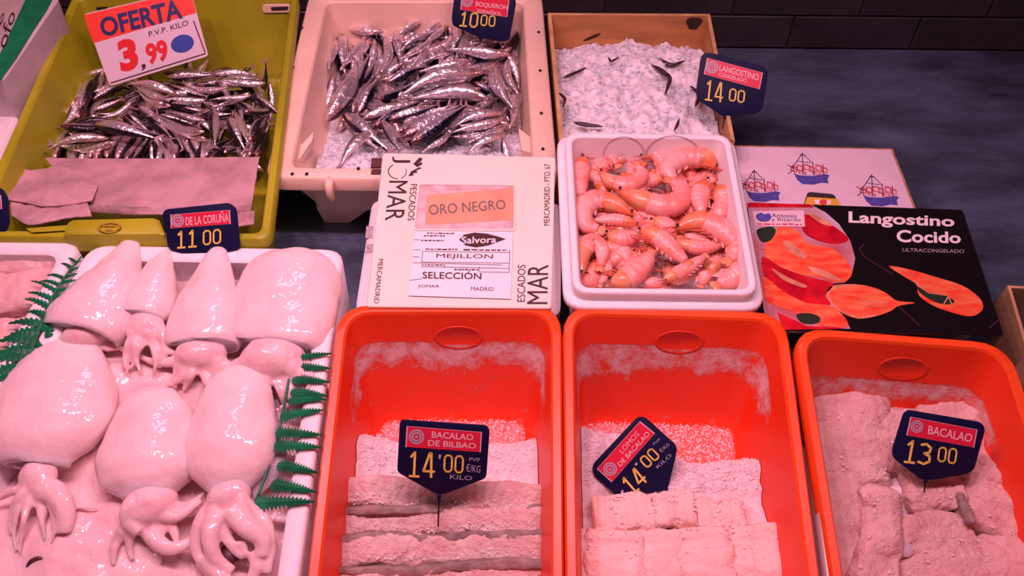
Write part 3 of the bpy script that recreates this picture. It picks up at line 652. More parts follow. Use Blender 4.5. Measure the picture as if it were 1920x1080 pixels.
emit('prawn_leg_print', g, M_prawn_pale, lk, smooth=False)
g = G(); wq = [(720, 575), (695, 600), (720, 640), (800, 690), (870, 730)]
for a, b in zip(wq, wq[1:]): line_on(g, pk, z6([a])[0], z6([b])[0], 0.0005, 0.0004)
for a, b in (((890, 890), (1010, 1000)), ((1370, 1010), (1420, 970))): line_on(g, pk, z6([a])[0], z6([b])[0], 0.0005, 0.0004)
emit('feeler_print', g, mat('dark_red_ink', (0.16, 0.03, 0.03), .5), lk, smooth=False)
decal('brand_patch', lk, pk, [z6([(140, 405), (408, 400), (414, 485), (160, 482)])], mat('brand_patch', (0.78, 0.62, 0.68), 0.4), 0.0013)
decal('brand_mark', lk, pk, [z6(p) for p in ([(160, 425), (185, 412), (205, 420), (228, 415), (238, 435), (225, 455), (190, 458), (165, 445)],)], M_blue_ink, 0.0016)
letter('brand_lettering', lk, pk, [('Antonio', z6([(240, 415), (372, 418), (370, 440), (240, 436)]), 0.0), ('y Ricardo', z6([(240, 438), (392, 442), (390, 462), (240, 460)]), 0.0)], M_dark_ink, 0.0016)
g = G(); micro(g, pk, [z6([(165, 464), (398, 467), (398, 480), (165, 476)])], 0.0016, 5); emit('small_print', g, M_red_ink, lk, smooth=False)
letter('title_lettering', lk, pk, [('Langostino', z6([(640, 405), (1190, 430), (1190, 502), (640, 482)]), 0.028), ('Cocido', z6([(888, 500), (1222, 512), (1224, 572), (890, 566)]), 0.028)], M_white_ink, 0.0006, 'Langostino Cocido in bold white letters')
letter('subtitle_lettering', lk, pk, [('ULTRACONGELADO', z6([(920, 596), (1240, 604), (1240, 622), (920, 614)]), 0.0)], mat('grey_ink', (0.45, 0.38, 0.42), .5), 0.0006)

# small yellow and black ticket standing between the two cartons
tf = plane_frame(BK.pw(1545, 388, ZB+0.004), (0, -0.5, 0.86))
tk = root('price_ticket', BK.pw(1545, 386, ZB+0.0016), 'small yellow and black ticket tucked behind the langostino carton', 'ticket')
g = G(); P = round_poly([tf(*p) for p in z6([(428, 303), (566, 316), (600, 395), (405, 390)])], 0.006, 3); g.prism(P, tf.n*-0.0015); emit('card', g, M_black, tk, smooth=False)
decal('yellow_panel', tk, tf, [z6([(425, 330), (585, 340), (600, 390), (408, 385)])], mat('ticket_yellow', (0.75, 0.42, 0.02), 0.45), 0.0005)
g = G(); c = tf(*z6([(508, 357)])[0], 0.0012); g2 = tf(*z6([(528, 358)])[0], 0.0012)-c; g3 = tf(*z6([(508, 343)])[0], 0.0012)-c; disc_on(g, c, g2, g3, 0.35, 1.0, 20); disc_on(g, c, g2*.3, g3*.3, 0, 1, 10); emit('red_emblem', g, mat('emblem_red', (0.75, 0.03, 0.03), .4), tk, smooth=False)
decal('white_flash', tk, tf, [z6([(462, 345), (492, 342), (490, 368), (470, 366)]), z6([(528, 346), (550, 350), (545, 370), (526, 370)])], M_wlabel, 0.0009)

# carton at the right edge ---------------------------------------------------------
RQ = quad2(BK, [(1888, 536), (2120, 548), (2170, 720), (1938, 706)], 0.10)
rc = root('cardboard_box', centre(BK, RQ, 0), 'open brown cardboard box at the right edge of the counter', 'box')
ri = inset(RQ, 0.005); M_card = mat('brown_cardboard', (0.42, 0.24, 0.12), 0.75, var=.25, vscale=20)
for k in range(4):
    g = G(); g.loops([[Vector((p.x, p.y, z)) for p in (RQ[k], RQ[(k+1) % 4], ri[(k+1) % 4], ri[k])] for z in (0.001, 0.10)], True, False); o = emit('side_panel', g, M_card, rc, smooth=False)
    g = G(); g.loops([[Vector((p.x, p.y, z)) for p in (RQ[k], RQ[(k+1) % 4], ri[(k+1) % 4], ri[k])] for z in (0.10, 0.1012)], False, True); emit('cut_edge', g, M_woodedge, o, smooth=False)
g = G(); g.prism([Vector((p.x, p.y, 0.001)) for p in ri], (0, 0, 0.05)); emit('shade_block', g, mat('box_inside_shade', (0.06, 0.04, 0.05), .7), rc, smooth=False)  # solid dark block stands in for the shade inside the open box

# polystyrene boxes at the left edge behind the squid ---------------------------------
ZG = 0.25
GQ = quad2(BK, [(-230, -8), (112, -8), (4, 150), (-400, 150)], ZG)
gb = root('polystyrene_box', centre(BK, GQ, 0), 'closed polystyrene box with a green stripe and black handwriting, top left', 'box')
g = G(); g.loops(tray_loops(BK, GQ, [(0.012, 0.001, .012), (0.0, ZG-.004, .014), (0.004, ZG, .012)], 3), True, True); emit('box_body', g, mat('shaded_polystyrene', (0.62, 0.52, 0.54), .6, var=.1, vscale=40), gb, auto=40)  # white foam; the shade on its side is put into the grey colour
pg = plane_frame((0, 0, ZG), (0, 0, 1))
M_green = mat('green_print', (0.01, 0.24, 0.08), 0.45, var=.35, vscale=16)
decal('green_stripe', gb, pg, [[(50, -6), (101, -6), (88, 20), (60, 62), (30, 110), (-6, 160), (-40, 160), (0, 100)]], M_green, 0.0006)
decal('pale_panel', gb, pg, [[(-60, -6), (48, -6), (0, 92), (-40, 150), (-140, 150)]], mat('pale_print', (0.50, 0.40, 0.36), .5, var=.2, vscale=30), 0.0005)
letter('handwriting', gb, pg, [('ofo', [(-6, 84), (16, 18), (30, 26), (10, 92)], 0.0)], M_ink, 0.0009, 'black handwritten scrawl')
letter('handwriting', gb, pg, [('fe', [(-14, 62), (2, 20), (10, 26), (-6, 68)], 0.0)], M_ink, 0.0009)
WBQ = quad2(BK, [(-300, 216), (32, 217), (-38, 372), (-360, 372)], 0.17)
wx = root('polystyrene_box', centre(BK, WBQ, 0), 'plain white polystyrene box left of the yellow crate', 'box')
g = G(); g.loops(tray_loops(BK, WBQ, [(0.010, 0.001, .012), (0.0, 0.14, .012)], 3), True, True); emit('box_base', g, M_poly, wx, auto=40)
g = G(); g.loops(tray_loops(BK, WBQ, [(-0.002, 0.1405, .012), (-0.002, 0.165, .012), (0.003, 0.17, .011)], 3), True, True); emit('lid', g, M_poly, wx, auto=40)

# white lid wedged upright between the second and third tub
def wedge():
    o = root('polystyrene_board', RP.w((0.50, -0.35, 0.01)), 'thin white polystyrene strip wedged between middle and right tubs', 'board')
    g = G();     P = [RP.px(1506, 840, 0.15), RP.px(1511, 840, 0.15), RP.px(1574, 1190, 0.15), RP.px(1548, 1190, 0.15)]
    g.loops([[RP.w((p.x, p.y, z)) for p in P] for z in (0.001, 0.182)], True, True); emit('strip', g, M_poly, o, smooth=False)
wedge()
# ================================================================ CONTENTS
# ---------------------------------------------------------------- price tags
M_navy = mat('navy_plastic', (0.005, 0.006, 0.045), 0.55, spec=0.2)
M_tagred = mat('tag_red', (0.68, 0.02, 0.06), 0.4)
M_tagpale = mat('tag_pale_print', (0.80, 0.55, 0.55), 0.4)
M_tagyellow = mat('tag_yellow', (0.85, 0.68, 0.12), 0.4)
M_taggrey = mat('tag_grey_print', (0.42, 0.42, 0.52), 0.4)
M_pin = mat('dark_steel_pin', (0.03, 0.02, 0.03), 0.35, metal=0.7)
def price_tag(label, base, normal, cv, plate, red, emblem, words_, price, small=(), pin=None, pinend=None):
    """cv: crop->pixel converter; everything lies on the real plane of the tag"""
    pf = plane_frame(base, normal); n = pf.n
    o = root('price_tag', base, label, 'price tag', 'navy price tags')
    P = round_poly([pf(*p) for p in cv(plate)], 0.006, 3); c = sum(P, Vector())/len(P)
    g = G(); g.loops([[p-n*0.0022 for p in P], [p-n*0.0004 for p in P], [p+(c-p)*0.02 for p in P]], True, True); pl = emit('plate', g, M_navy, o, auto=40)
    if red:
        R = [pf(*p, 0.0003) for p in cv(red)]; rc_ = sum(R, Vector())/4
        g = G(); g.add(R, [(0, 1, 2, 3)]); emit('panel_border', g, M_tagpale, pl, smooth=False)
        g = G(); g.add([p+(rc_-p).normalized()*min(0.0016, (rc_-p).length*.2)+n*0.0003 for p in R], [(0, 1, 2, 3)]); emit('red_panel', g, M_tagred, pl, smooth=False)
    if emblem:
        ex, ey, er = emblem; a = pf(*cv([(ex, ey)])[0], 0.0009); b = pf(*cv([(ex+er, ey)])[0], 0.0009)-a; d = pf(*cv([(ex, ey-er)])[0], 0.0009)-a
        g = G(); disc_on(g, a, b, d, .78, 1, 20); disc_on(g, a, b, d, .42, .66, 16); disc_on(g, a, b, d, 0, .2, 8); emit('emblem', g, M_taggrey, pl, smooth=False)
    if words_:
        g = G()
        for s, q in words_: text_on(g, s, [pf(*p, 0.0010) for p in cv(q)], 0.0 if 'M' in s else 0.015)
        emit('name_lettering', g, M_tagpale, pl, smooth=False)
    if price:
        g = G()
        for s, q in price: Q = [pf(*p, 0.0008) for p in cv(q)]; digits_on(g, s, Q, n, (Q[1]-Q[0]).length/len(s)*.085)
        emit('price_digits', g, M_tagyellow, pl, smooth=False)
    if small:
        g = G()
        for s, q in small: text_on(g, s, [pf(*p, 0.0008) for p in cv(q)], 0.0)
        emit('unit_lettering', g, M_taggrey, pl, smooth=False)
    if pin:
        a, b = [pf(*p, -0.001) for p in cv(pin)]; b = pinend or b
        g = G(); tube(g, [a, a.lerp(b, .25)], 0.0032, 0.0022, 4, 8, n); emit('pin_socket', g, M_navy, o)
        g = G(); tube(g, [a, b], 0.0013, 0.0010, 4, 6, n); emit('pin', g, M_pin, o)
    return o
def bx(x0, y0, x1, y1, dy=0): return [(x0, y0), (x1, y0+dy), (x1, y1+dy), (x0, y1)]
cvA = lambda p: conv(p, 3.485, 560, 770)
TN = Vector((0.04, -0.80, 0.60))
price_tag('navy price tag reading BACALAO DE BILBAO 14 00', RP.pw(822, 985, 0.118), TN, cvA,
    [(672, 60), (1230, 98), (1248, 130), (1226, 442), (945, 548), (898, 545), (643, 402), (660, 85)], [(706, 100), (1198, 140), (1190, 272), (697, 238)], (770, 171, 50),
    [('BACALAO', [(872, 134), (1142, 155), (1140, 195), (868, 178)]), ('DE BILBAO', [(847, 190), (1160, 213), (1157, 250), (845, 230)])],
    [('14', [(712, 268), (898, 282), (896, 436), (708, 426)]), ('00', [(945, 290), (1088, 300), (1083, 406), (940, 396)])],
    [("'", [(915, 286), (932, 288), (928, 318), (913, 316)]), ('PVP', [(1116, 306), (1186, 310), (1184, 334), (1114, 330)]), ('€/KG', [(1095, 346), (1190, 358), (1186, 406), (1093, 398)]), ('KILO', [(990, 416), (1135, 428), (1132, 456), (988, 446)])],
    [(918, 540), (912, 760)])
cvB = lambda p: conv(p, 3.483, 1040, 770)
price_tag('navy price tag reading LOMOS DE BACALAO, tilted in the salt', RP.pw(1215, 925, 0.075), Vector((0.02, -0.62, 0.78)), cvB,
    [(545, 38), (592, 42), (795, 225), (800, 262), (742, 500), (705, 525), (420, 570), (262, 430), (245, 385), (255, 345)], [(557, 68), (655, 148), (372, 468), (275, 380)], (362, 382, 45),
    [('LOMOS', [(418, 258), (532, 132), (556, 156), (444, 282)]), ('DE BACALAO', [(408, 344), (600, 132), (624, 156), (430, 368)])],
    [('14', [(420, 466), (540, 362), (612, 448), (505, 556)]), ('00', [(548, 326), (640, 236), (694, 292), (598, 380)])],
    [("'", [(520, 352), (534, 336), (546, 348), (532, 362)]), ('PVP', [(640, 214), (684, 178), (692, 190), (650, 226)]), ('€/KG', [(678, 256), (738, 208), (752, 226), (694, 276)]), ('KILO', [(660, 362), (752, 278), (766, 296), (674, 380)])],
    [(724, 510), (790, 560)])
cvC = lambda p: conv(p, 2.16, 1470, 580)
price_tag('navy price tag reading BACALAO 13 00 in the right tub', RP.pw(1734, 922, 0.119), Vector((-0.06, -0.74, 0.67)), cvC,
    [(505, 408), (800, 458), (816, 485), (770, 652), (735, 670), (592, 692), (558, 690), (443, 604), (438, 570), (485, 420)], [(512, 435), (784, 487), (770, 560), (495, 510)], (538, 475, 26),
    [('BACALAO', [(586, 470), (766, 506), (758, 540), (582, 505)])],
    [('13', [(492, 528), (608, 552), (596, 630), (478, 616)]), ('00', [(624, 558), (708, 568), (700, 626), (617, 612)])], (), [(574, 688), (568, 742)])
cvD = lambda p: conv(p, 2.7, 1000, 0)
price_tag('navy price tag reading LANGOSTINO 14 00 on the wooden box', BK.pw(1357, 240, 0.145), Vector((-0.10, -0.72, 0.69)), cvD,
    [(868, 266), (905, 268), (1170, 335), (1190, 368), (1160, 552), (1135, 574), (985, 588), (955, 586), (834, 504), (822, 470), (848, 288)], [(880, 293), (1162, 368), (1146, 452), (863, 375)], (905, 340, 32),
    [('LANGOSTINO', [(945, 326), (1144, 376), (1138, 410), (940, 358)]), ('CONGELADO', [(940, 366), (1082, 400), (1078, 420), (937, 384)])],
    [('14', [(872, 404), (968, 424), (962, 518), (862, 502)]), ('00', [(992, 448), (1078, 464), (1072, 520), (985, 506)])], (), [(970, 586), (958, 652)])
cvE = lambda p: conv(p, 2.348, 0, 0)
price_tag('navy price tag reading DE LA CORUÑA behind the squid', RP.pw(378, 492, 0.16), Vector((0.03, -0.80, 0.60)), cvE,
    [(728, 922), (1010, 893), (1042, 920), (1058, 1095), (890, 1150), (740, 1095), (715, 940)], [(750, 945), (1012, 924), (1016, 986), (752, 1006)], (782, 972, 28),
    [('DE LA CORUÑA', [(816, 948), (1005, 928), (1008, 976), (818, 994)])],
    [('11', [(772, 1022), (872, 1012), (872, 1084), (774, 1092)]), ('00', [(890, 1018), (978, 1010), (978, 1068), (890, 1078)])], (), [(890, 1140), (888, 1165)])
cvF = lambda p: conv(p, 2.348, 490, 0)
price_tag('navy price tag reading ESPAÑOL 10 00 at the cream crate', BK.pw(905, 76, 0.135), Vector((-0.05, -0.88, 0.47)), cvF,
    [(862, -60), (1110, -25), (1122, 10), (1092, 175), (1070, 184), (960, 166), (842, 112), (838, 80), (852, -40)], [(882, -30), (1092, 2), (1082, 76), (876, 42)], (905, 5, 26),
    [('BOQUERON', [(945, 6), (1086, 24), (1083, 46), (942, 30)]), ('ESPAÑOL', [(952, 36), (1062, 50), (1059, 70), (950, 58)])],
    [('10', [(876, 52), (962, 60), (956, 120), (866, 112)]), ('00', [(966, 66), (1036, 72), (1032, 116), (961, 110)])], (), [(965, 166), (962, 200)])
price_tag('navy price tag cut off by the left edge of the picture', RP.pw(-25, 452, 0.17), Vector((0.05, -0.80, 0.60)), lambda p: p,
    [(-70, 350), (4, 353), (15, 372), (18, 420), (8, 440), (-25, 450), (-70, 440)], [(-60, 362), (2, 366), (4, 392), (-60, 390)], None, (), (), (), [(-25, 448), (-25, 458)])

# OFERTA card -------------------------------------------------------------------
M_card_white = mat('offer_card_white', (0.72, 0.60, 0.66), 0.4); M_card_red = mat('offer_card_red', (0.86, 0.045, 0.02), 0.4)
M_card_blue = mat('offer_blue', (0.012, 0.015, 0.12), 0.4); M_card_digit = mat('offer_digit_red', (0.72, 0.012, 0.02), 0.4)
ob = BK.pw(212, 165, 0.115)
of = plane_frame(ob, Vector((0.16, -0.78, 0.60)))
oc = root('offer_sign', ob, 'white and red offer card reading OFERTA 3,99 in the yellow crate', 'sign')
P = round_poly([of(*p) for p in cvE([(368, 62), (838, -48), (918, 246), (484, 380)])], 0.006, 3)
g = G(); g.loops([[p-of.n*0.0016 for p in P], P], True, True); emit('card', g, M_card_white, oc, smooth=False)
decal('red_band', oc, of, [cvE([(370, 66), (837, -44), (864, 56), (412, 190), (390, 130)])], M_card_red, 0.0004)
letter('offer_lettering', oc, of, [('OFERTA', cvE([(432, 82), (790, -8), (806, 80), (452, 166)]), 0.03)], M_card_blue, 0.0008, 'OFERTA in dark blue')
letter('unit_lettering', oc, of, [('P.V.P. KILO', cvE([(652, 140), (826, 88), (830, 110), (658, 163)]), 0.0)], M_ink, 0.0008)
letter('price_lettering', oc, of, [('3', cvE([(512, 182), (592, 160), (616, 300), (534, 320)]), 0.05), ('99', cvE([(634, 196), (730, 170), (746, 264), (654, 288)]), 0.04)], M_card_digit, 0.0008, '3,99 in red digits')
letter('price_comma', oc, of, [(',', cvE([(622, 284), (640, 278), (644, 306), (624, 312)]), 0.03)], M_ink, 0.0008)
g = G(); c = of(*cvE([(803, 192)])[0], 0.0008); disc_on(g, c, of(*cvE([(853, 180)])[0], 0.0008)-c, of(*cvE([(795, 154)])[0], 0.0008)-c, 0, 1, 24); emit('blue_oval', g, mat('oval_blue', (0.02, 0.06, 0.34), .4), oc, smooth=False)
g = G()
for a, b in (((852, 92), (904, 234)), ((904, 236), (486, 366))): line_on(g, of, cvE([a])[0], cvE([b])[0], 0.0011, 0.0006)
emit('border_line', g, M_ink, oc, smooth=False)

# ---------------------------------------------------------------- fish
def fish_mesh(bend, seed, slim=1.0):
    g = G(); n = 15; rec = []; path = []
    for k in range(n):
        t = k/(n-1); path.append(Vector((t-0.5, bend*(0.25-(t-0.5)**2)*1.0 + 0.03*math.sin(seed+5*t), 0)))
    H = [(0, .012), (.06, .038), (.14, .056), (.26, .074), (.40, .080), (.58, .068), (.74, .046), (.88, .024), (1.0, .016)]
    hs = [interp(H, k/(n-1))*slim for k in range(n)]; ws = [h*0.72 for h in hs]
    sweep(g, path, ws, hs, (0, 0, 1), 10, 0.92, rec=rec)
    d = [0.5+0.5*r[1] for r in rec]; gl = [max(0, 1-abs(r[0]-.15)/.07)*0.6*(1 if r[1] < .35 else 0) + (0.25 if r[0] < .08 else 0) for r in rec]
    me = bpy.data.meshes.new('fish_body'); me.from_pydata([tuple(v) for v in g.v], [], g.f); me.polygons.foreach_set('use_smooth', [True]*len(me.polygons))
    for k, vals in (('dorsal', d), ('gill', gl)):
        at = me.attributes.new(k, 'FLOAT', 'POINT'); at.data.foreach_set('value', vals)
    tp = path[-1]; dr = (path[-1]-path[-2]).normalized()
    t = G(); s = dr.cross(Vector((0, 0, 1)))*0.003
    out = [tp-dr*.02+Vector((0, 0, .012)), tp+dr*.10+Vector((0, 0, .075))*slim, tp+dr*.045, tp+dr*.10-Vector((0, 0, .075))*slim, tp-dr*.02-Vector((0, 0, .012))]
    t.loops([[p-s for p in out], [p+s for p in out]], True, True)
    tm = bpy.data.meshes.new('tail_fin'); tm.from_pydata([tuple(v) for v in t.v], [], t.f)
    e = G(); hd = path[1]
    for sg in (-1, 1):
        L = []
        for rr, yy in ((.0155, .60), (.013, .98), (.006, 1.06)):
            L.append([hd+Vector((rr*math.cos(a*math.pi/4)+.008, sg*(hs[1]*0.66*yy+.006), .008+rr*math.sin(a*math.pi/4))) for a in range(8)])
        e.loops(L, False, True)
    em = bpy.data.meshes.new('eye'); em.from_pydata([tuple(v) for v in e.v], [], e.f); em.polygons.foreach_set('use_smooth', [True]*len(em.polygons))
    return me, tm, em
M_anch = fish_mat('anchovy_skin', (0.05, 0.035, 0.05), (1.0, 0.90, 0.90), (1.0, 0.88, 0.86), 0.34, 0.85)
M_sard = fish_mat('sardine_skin', (0.012, 0.012, 0.035), (0.80, 0.74, 0.82), (1.0, 0.88, 0.88), 0.30, 0.85)
M_fin = mat('fish_fin', (0.30, 0.20, 0.20), 0.4, var=.4, vscale=3)
M_eye = mat('fish_eye', (0.02, 0.01, 0.012), 0.08, coat=1.0)
SHAPES = {}
for kind, m, slim in (('anchovy', M_anch, 1.32), ('sardine', M_sard, 1.42)):
    lst = []
    for i, bnd in enumerate((-0.45, -0.25, 0.0, 0.2, 0.42)):
        b, t, e = fish_mesh(bnd, i*1.7, slim); b.materials.append(m); t.materials.append(M_fin); e.materials.append(M_eye); lst.append((b, t, e))
    SHAPES[kind] = lst
def add_fish(kind, head, tail, roll, shape, label, group):
    b, t, e = SHAPES[kind][shape]; d = tail-head; L = d.length*0.93; x = d.normalized()
    up = Vector((0, 0, 1)); y = (up-x*up.dot(x)).normalized(); z = x.cross(y)      # flank up, dorsal sideways
    R = Matrix((x, y, z)).transposed().to_4x4() @ Matrix.Rotation(roll, 4, 'X')
    o = bpy.data.objects.new(kind, b); COL.objects.link(o); o.matrix_world = Matrix.Translation((head+tail)/2) @ R @ Matrix.Scale(L, 4)
    tag(o, label, 'fish', group)
    for nm, me in (('tail_fin', t), ('eye', e)):
        c = bpy.data.objects.new(nm, me); COL.objects.link(c); c.parent = o
    return o
rf = random.Random(11)
def place_words(x0, y0, x1, y1, bx0, bx1, by0, by1):
    cx, cy = ((x0+x1)/2-bx0)/(bx1-bx0), ((y0+y1)/2-by0)/(by1-by0)
    col = 'left' if cx < .33 else 'right' if cx > .67 else 'middle'; row = 'back' if cy < .33 else 'front' if cy > .67 else 'centre'
    a = math.degrees(math.atan2(y1-y0, x1-x0)) % 180
    way = 'lying crosswise' if a < 22 or a > 158 else 'slanting right' if a < 65 else 'pointing front to back' if a < 115 else 'slanting left'
    return way, row+' '+col
# yellow crate: head -> tail in picture pixels of the pile surface
AN = [(130, 520, 640, 460), (390, 490, 930, 610), (560, 590, 15, 700), (260, 290, 130, 500), (740, 310, 480, 440), (1340, 570, 900, 430), (1340, 460, 1040, 400), (700, 350, 880, 430),
 (860, 430, 1010, 600), (1400, 380, 1410, 690), (1720, 250, 1380, 300), (1840, 150, 1430, 145), (1500, 210, 1150, 160), (1080, 190, 1350, 270), (1110, 240, 700, 155), (1000, 340, 780, 265), (1350, 290, 990, 290),
 (1520, 420, 1650, 700), (1560, 390, 1690, 660), (1690, 650, 1810, 460), (1640, 400, 1870, 370), (1860, 140, 1862, 340), (310, 350, 430, 190), (420, 230, 590, 190), (400, 390, 650, 285), (300, 440, 285, 340),
 (380, 770, 480, 640), (430, 780, 560, 610), (520, 770, 630, 600), (600, 780, 740, 610), (680, 790, 800, 640), (880, 630, 890, 790), (1080, 780, 1110, 580), (1170, 590, 1190, 780), (1250, 590, 1270, 780), (1190, 520, 1220, 650),
 (1100, 500, 1165, 580), (1000, 470, 1080, 560), (680, 390, 780, 480), (570, 470, 810, 525), (1330, 770, 1470, 560), (1360, 770, 1560, 650), (1470, 740, 1580, 680), (1680, 760, 1760, 630), (1750, 760, 1825, 530), (925, 530, 965, 650),
 (955, 640, 1005, 760), (90, 780, 155, 680), (230, 630, 255, 760), (345, 650, 330, 780), (1740, 260, 1830, 335), (1030, 315, 1180, 355), (1000, 110, 1400, 85), (1390, 85, 1760, 95), (620, 300, 860, 250), (820, 210, 1010, 190), (1150, 350, 1330, 400), (200, 560, 330, 640), (1260, 420, 1420, 380), (1590, 300, 1700, 380)]
ANLAB = {0: 'anchovy lying across the left of the yellow crate, head at its left wall', 1: 'bright silver anchovy slanting across the pile left of centre', 2: 'anchovy with its tail at the left front corner above the paper', 5: 'arched silver anchovy in the middle of the yellow crate',
         9: 'upright silver anchovy right of centre, pointing at the paper sheet', 11: 'anchovy lying along the back of the yellow crate, far right', 10: 'plump anchovy lying sideways right of centre near the back', 14: 'thin anchovy just under the offer card', 3: 'anchovy leaning on the left wall of the yellow crate'}
def pile_y(px, py): return 0.105 + 0.010*noise.noise(Vector((px*0.02, py*0.02, 1)))
for i in range(110):           # lower layer, glimpsed between the upper fish
    px = rf.uniform(95, 505); py = rf.uniform(135, 300); 
    if px < 95+(240-py)*0.55: continue
    a = rf.uniform(0, math.pi*2); l = rf.uniform(48, 66)
    x0, y0, x1, y1 = px-math.cos(a)*l, py-math.sin(a)*l*.62, px+math.cos(a)*l, py+math.sin(a)*l*.62
    if min(x0, x1) < 92 or max(x0, x1) > 508: continue
    z = 0.062+rf.random()*0.028
    add_fish('anchovy', BK.pw(x0, y0, z), BK.pw(x1, y1, z+rf.uniform(-.006, .006)), rf.uniform(-0.9, 0.9), rf.randrange(5), 'anchovy %s, half buried at the %s of the yellow crate' % place_words(x0, y0, x1, y1, 90, 510, 135, 300), 'buried anchovies in the yellow crate')
for i, (x0, y0, x1, y1) in enumerate(AN):
    (a, b), (c, d) = conv([(x0, y0), (x1, y1)], 4.364, 80, 120)
    dx, dy = c-a, d-b; L = math.hypot(dx, dy)
    if L < 62:   # partly hidden fish keep their full length, the tail dives into the pile
        k = 70/L; c, d = a+dx*k, b+dy*k; zt = 0.075
    else: zt = None
    z = 0.102 + 0.0011*(len(AN)-i)*0.35 + 0.004*rf.random()
    if i < 10: z += 0.010
    dark = i in (52, 53, 23, 24)
    for rep in range(1):
        ox, oy, oa = rf.uniform(-14, 14), rf.uniform(-9, 9), rf.uniform(-.25, .25); mx_, my_ = (a+c)/2+ox, (b+d)/2+oy; ca, sa = math.cos(oa), math.sin(oa); hx, hy = (c-a)/2, (d-b)/2
        q0 = (mx_-hx*ca+hy*sa, my_-hy*ca-hx*sa); q1 = (mx_+hx*ca-hy*sa, my_+hy*ca+hx*sa)
        if min(q0[0], q1[0]) > 84 and max(q0[0], q1[0]) < 512 and min(q0[1], q1[1]) > 130:
            add_fish('anchovy', BK.pw(*q0, z-.010-.009*rep), BK.pw(*q1, z-.012-.009*rep), rf.uniform(-.6, .8), rf.randrange(1, 4), 'anchovy %s, middle layer, %s of the yellow crate' % place_words(*q0, *q1, 90, 510, 135, 300), 'middle anchovies in the yellow crate')
    add_fish('anchovy', BK.pw(a, b, z), BK.pw(c, d, zt or z+rf.uniform(-.003, .003)), (1.3 if dark else rf.uniform(-.2, .6)), (1 if i in (0, 5) else 3 if i == 2 else rf.randrange(1, 4)),
             ANLAB.get(i) or '%s anchovy %s, %s of the pile top' % (('dark' if dark else 'bright silver' if i % 3 else 'small silver',)+place_words(a, b, c, d, 90, 510, 135, 300)), 'anchovies on top in the yellow crate')
# cream crate
SD = [(580, 145, 250, 50), (300, 150, 305, 340), (450, 165, 285, 420), (360, 560, 475, 310), (510, 180, 480, 360), (590, 165, 560, 430), (400, 700, 545, 450), (200, 755, 400, 330), (600, 50, 760, 65), (870, 60, 640, 200), (1010, 40, 690, 225), (905, 145, 680, 270), (910, 180, 685, 345), (995, 85, 840, 250),
 (1060, 245, 840, 355), (890, 285, 670, 440), (1440, 295, 980, 270), (1165, 325, 810, 425), (520, 605, 810, 465), (590, 490, 860, 375), (1265, 395, 660, 575), (1255, 385, 830, 480), (1300, 610, 740, 590), (420, 740, 830, 600), (600, 740, 950, 635), (750, 895, 1140, 645), (690, 765, 1020, 645),
 (660, 830, 1020, 640), (700, 855, 1100, 640), (1390, 680, 1040, 775), (1400, 715, 1030, 835), (1405, 765, 1140, 905), (1405, 825, 1130, 955), (1030, 815, 830, 970), (290, 680, 610, 950), (300, 750, 550, 940), (555, 735, 690, 950), (530, 790, 265, 1050), (1310, 375, 1440, 670), (1400, 325, 1475, 570), (1285, 395, 1405, 630),
 (1375, 255, 1485, 95), (1010, 95, 1045, 230), (1105, 145, 1055, 240), (1155, 165, 1105, 250), (1320, 195, 1200, 225), (1395, 265, 1445, 410), (230, 420, 205, 570), (235, 180, 215, 410), (640, 140, 645, 300), (1180, 475, 1300, 550), (785, 75, 655, 185), (300, 75, 530, 155), (1370, 850, 1395, 975), (1010, 200, 840, 300), (720, 330, 600, 450), (1450, 520, 1440, 700), (1240, 520, 1000, 560), (480, 60, 330, 130)]
DARK = {7, 16, 17, 22, 23, 35, 38, 39, 40, 48, 49, 10, 9, 5, 2, 57, 58}
SDLAB = {0: 'curved silver fish at the back left of the cream crate', 16: 'dark backed fish lying across the upper right of the cream crate', 22: 'long blue-black fish arched across the middle of the cream crate', 20: 'long pale fish just above the blue-black arched one', 7: 'dark fish slanting down at the left wall of the cream crate',
         25: 'slender pale fish pointing to the printed carton, in the fan of pale fish', 36: 'short fish with a red torn head at the front of the cream crate', 37: 'pale tail fish lying over the front left ice', 34: 'thin fish crossing the front left ice of the cream crate', 41: 'blue-silver fish standing up at the back right of the cream crate', 32: 'front right pale fish beside the ice in the cream crate'}
for i in range(90):
    px = rf.uniform(628, 950); py = rf.uniform(48, 250); a = rf.uniform(0, 2*math.pi); l = rf.uniform(60, 85)
    x0, y0, x1, y1 = px-math.cos(a)*l, py-math.sin(a)*l*.65, px+math.cos(a)*l, py+math.sin(a)*l*.65
    if min(x0, x1) < 615-0.0*py or max(x0, x1) > 972 or min(y0, y1) < 32 or max(y0, y1) > 285 or (py > 215 and px < 700): continue
    z = 0.072+0.022*rf.random()
    add_fish('sardine', BK.pw(x0, y0, z), BK.pw(x1, y1, z), rf.uniform(-.3, 1.5), rf.randrange(5), 'fish %s, half buried at the %s of the cream crate' % place_words(x0, y0, x1, y1, 612, 972, 30, 290), 'buried fish in the cream crate')
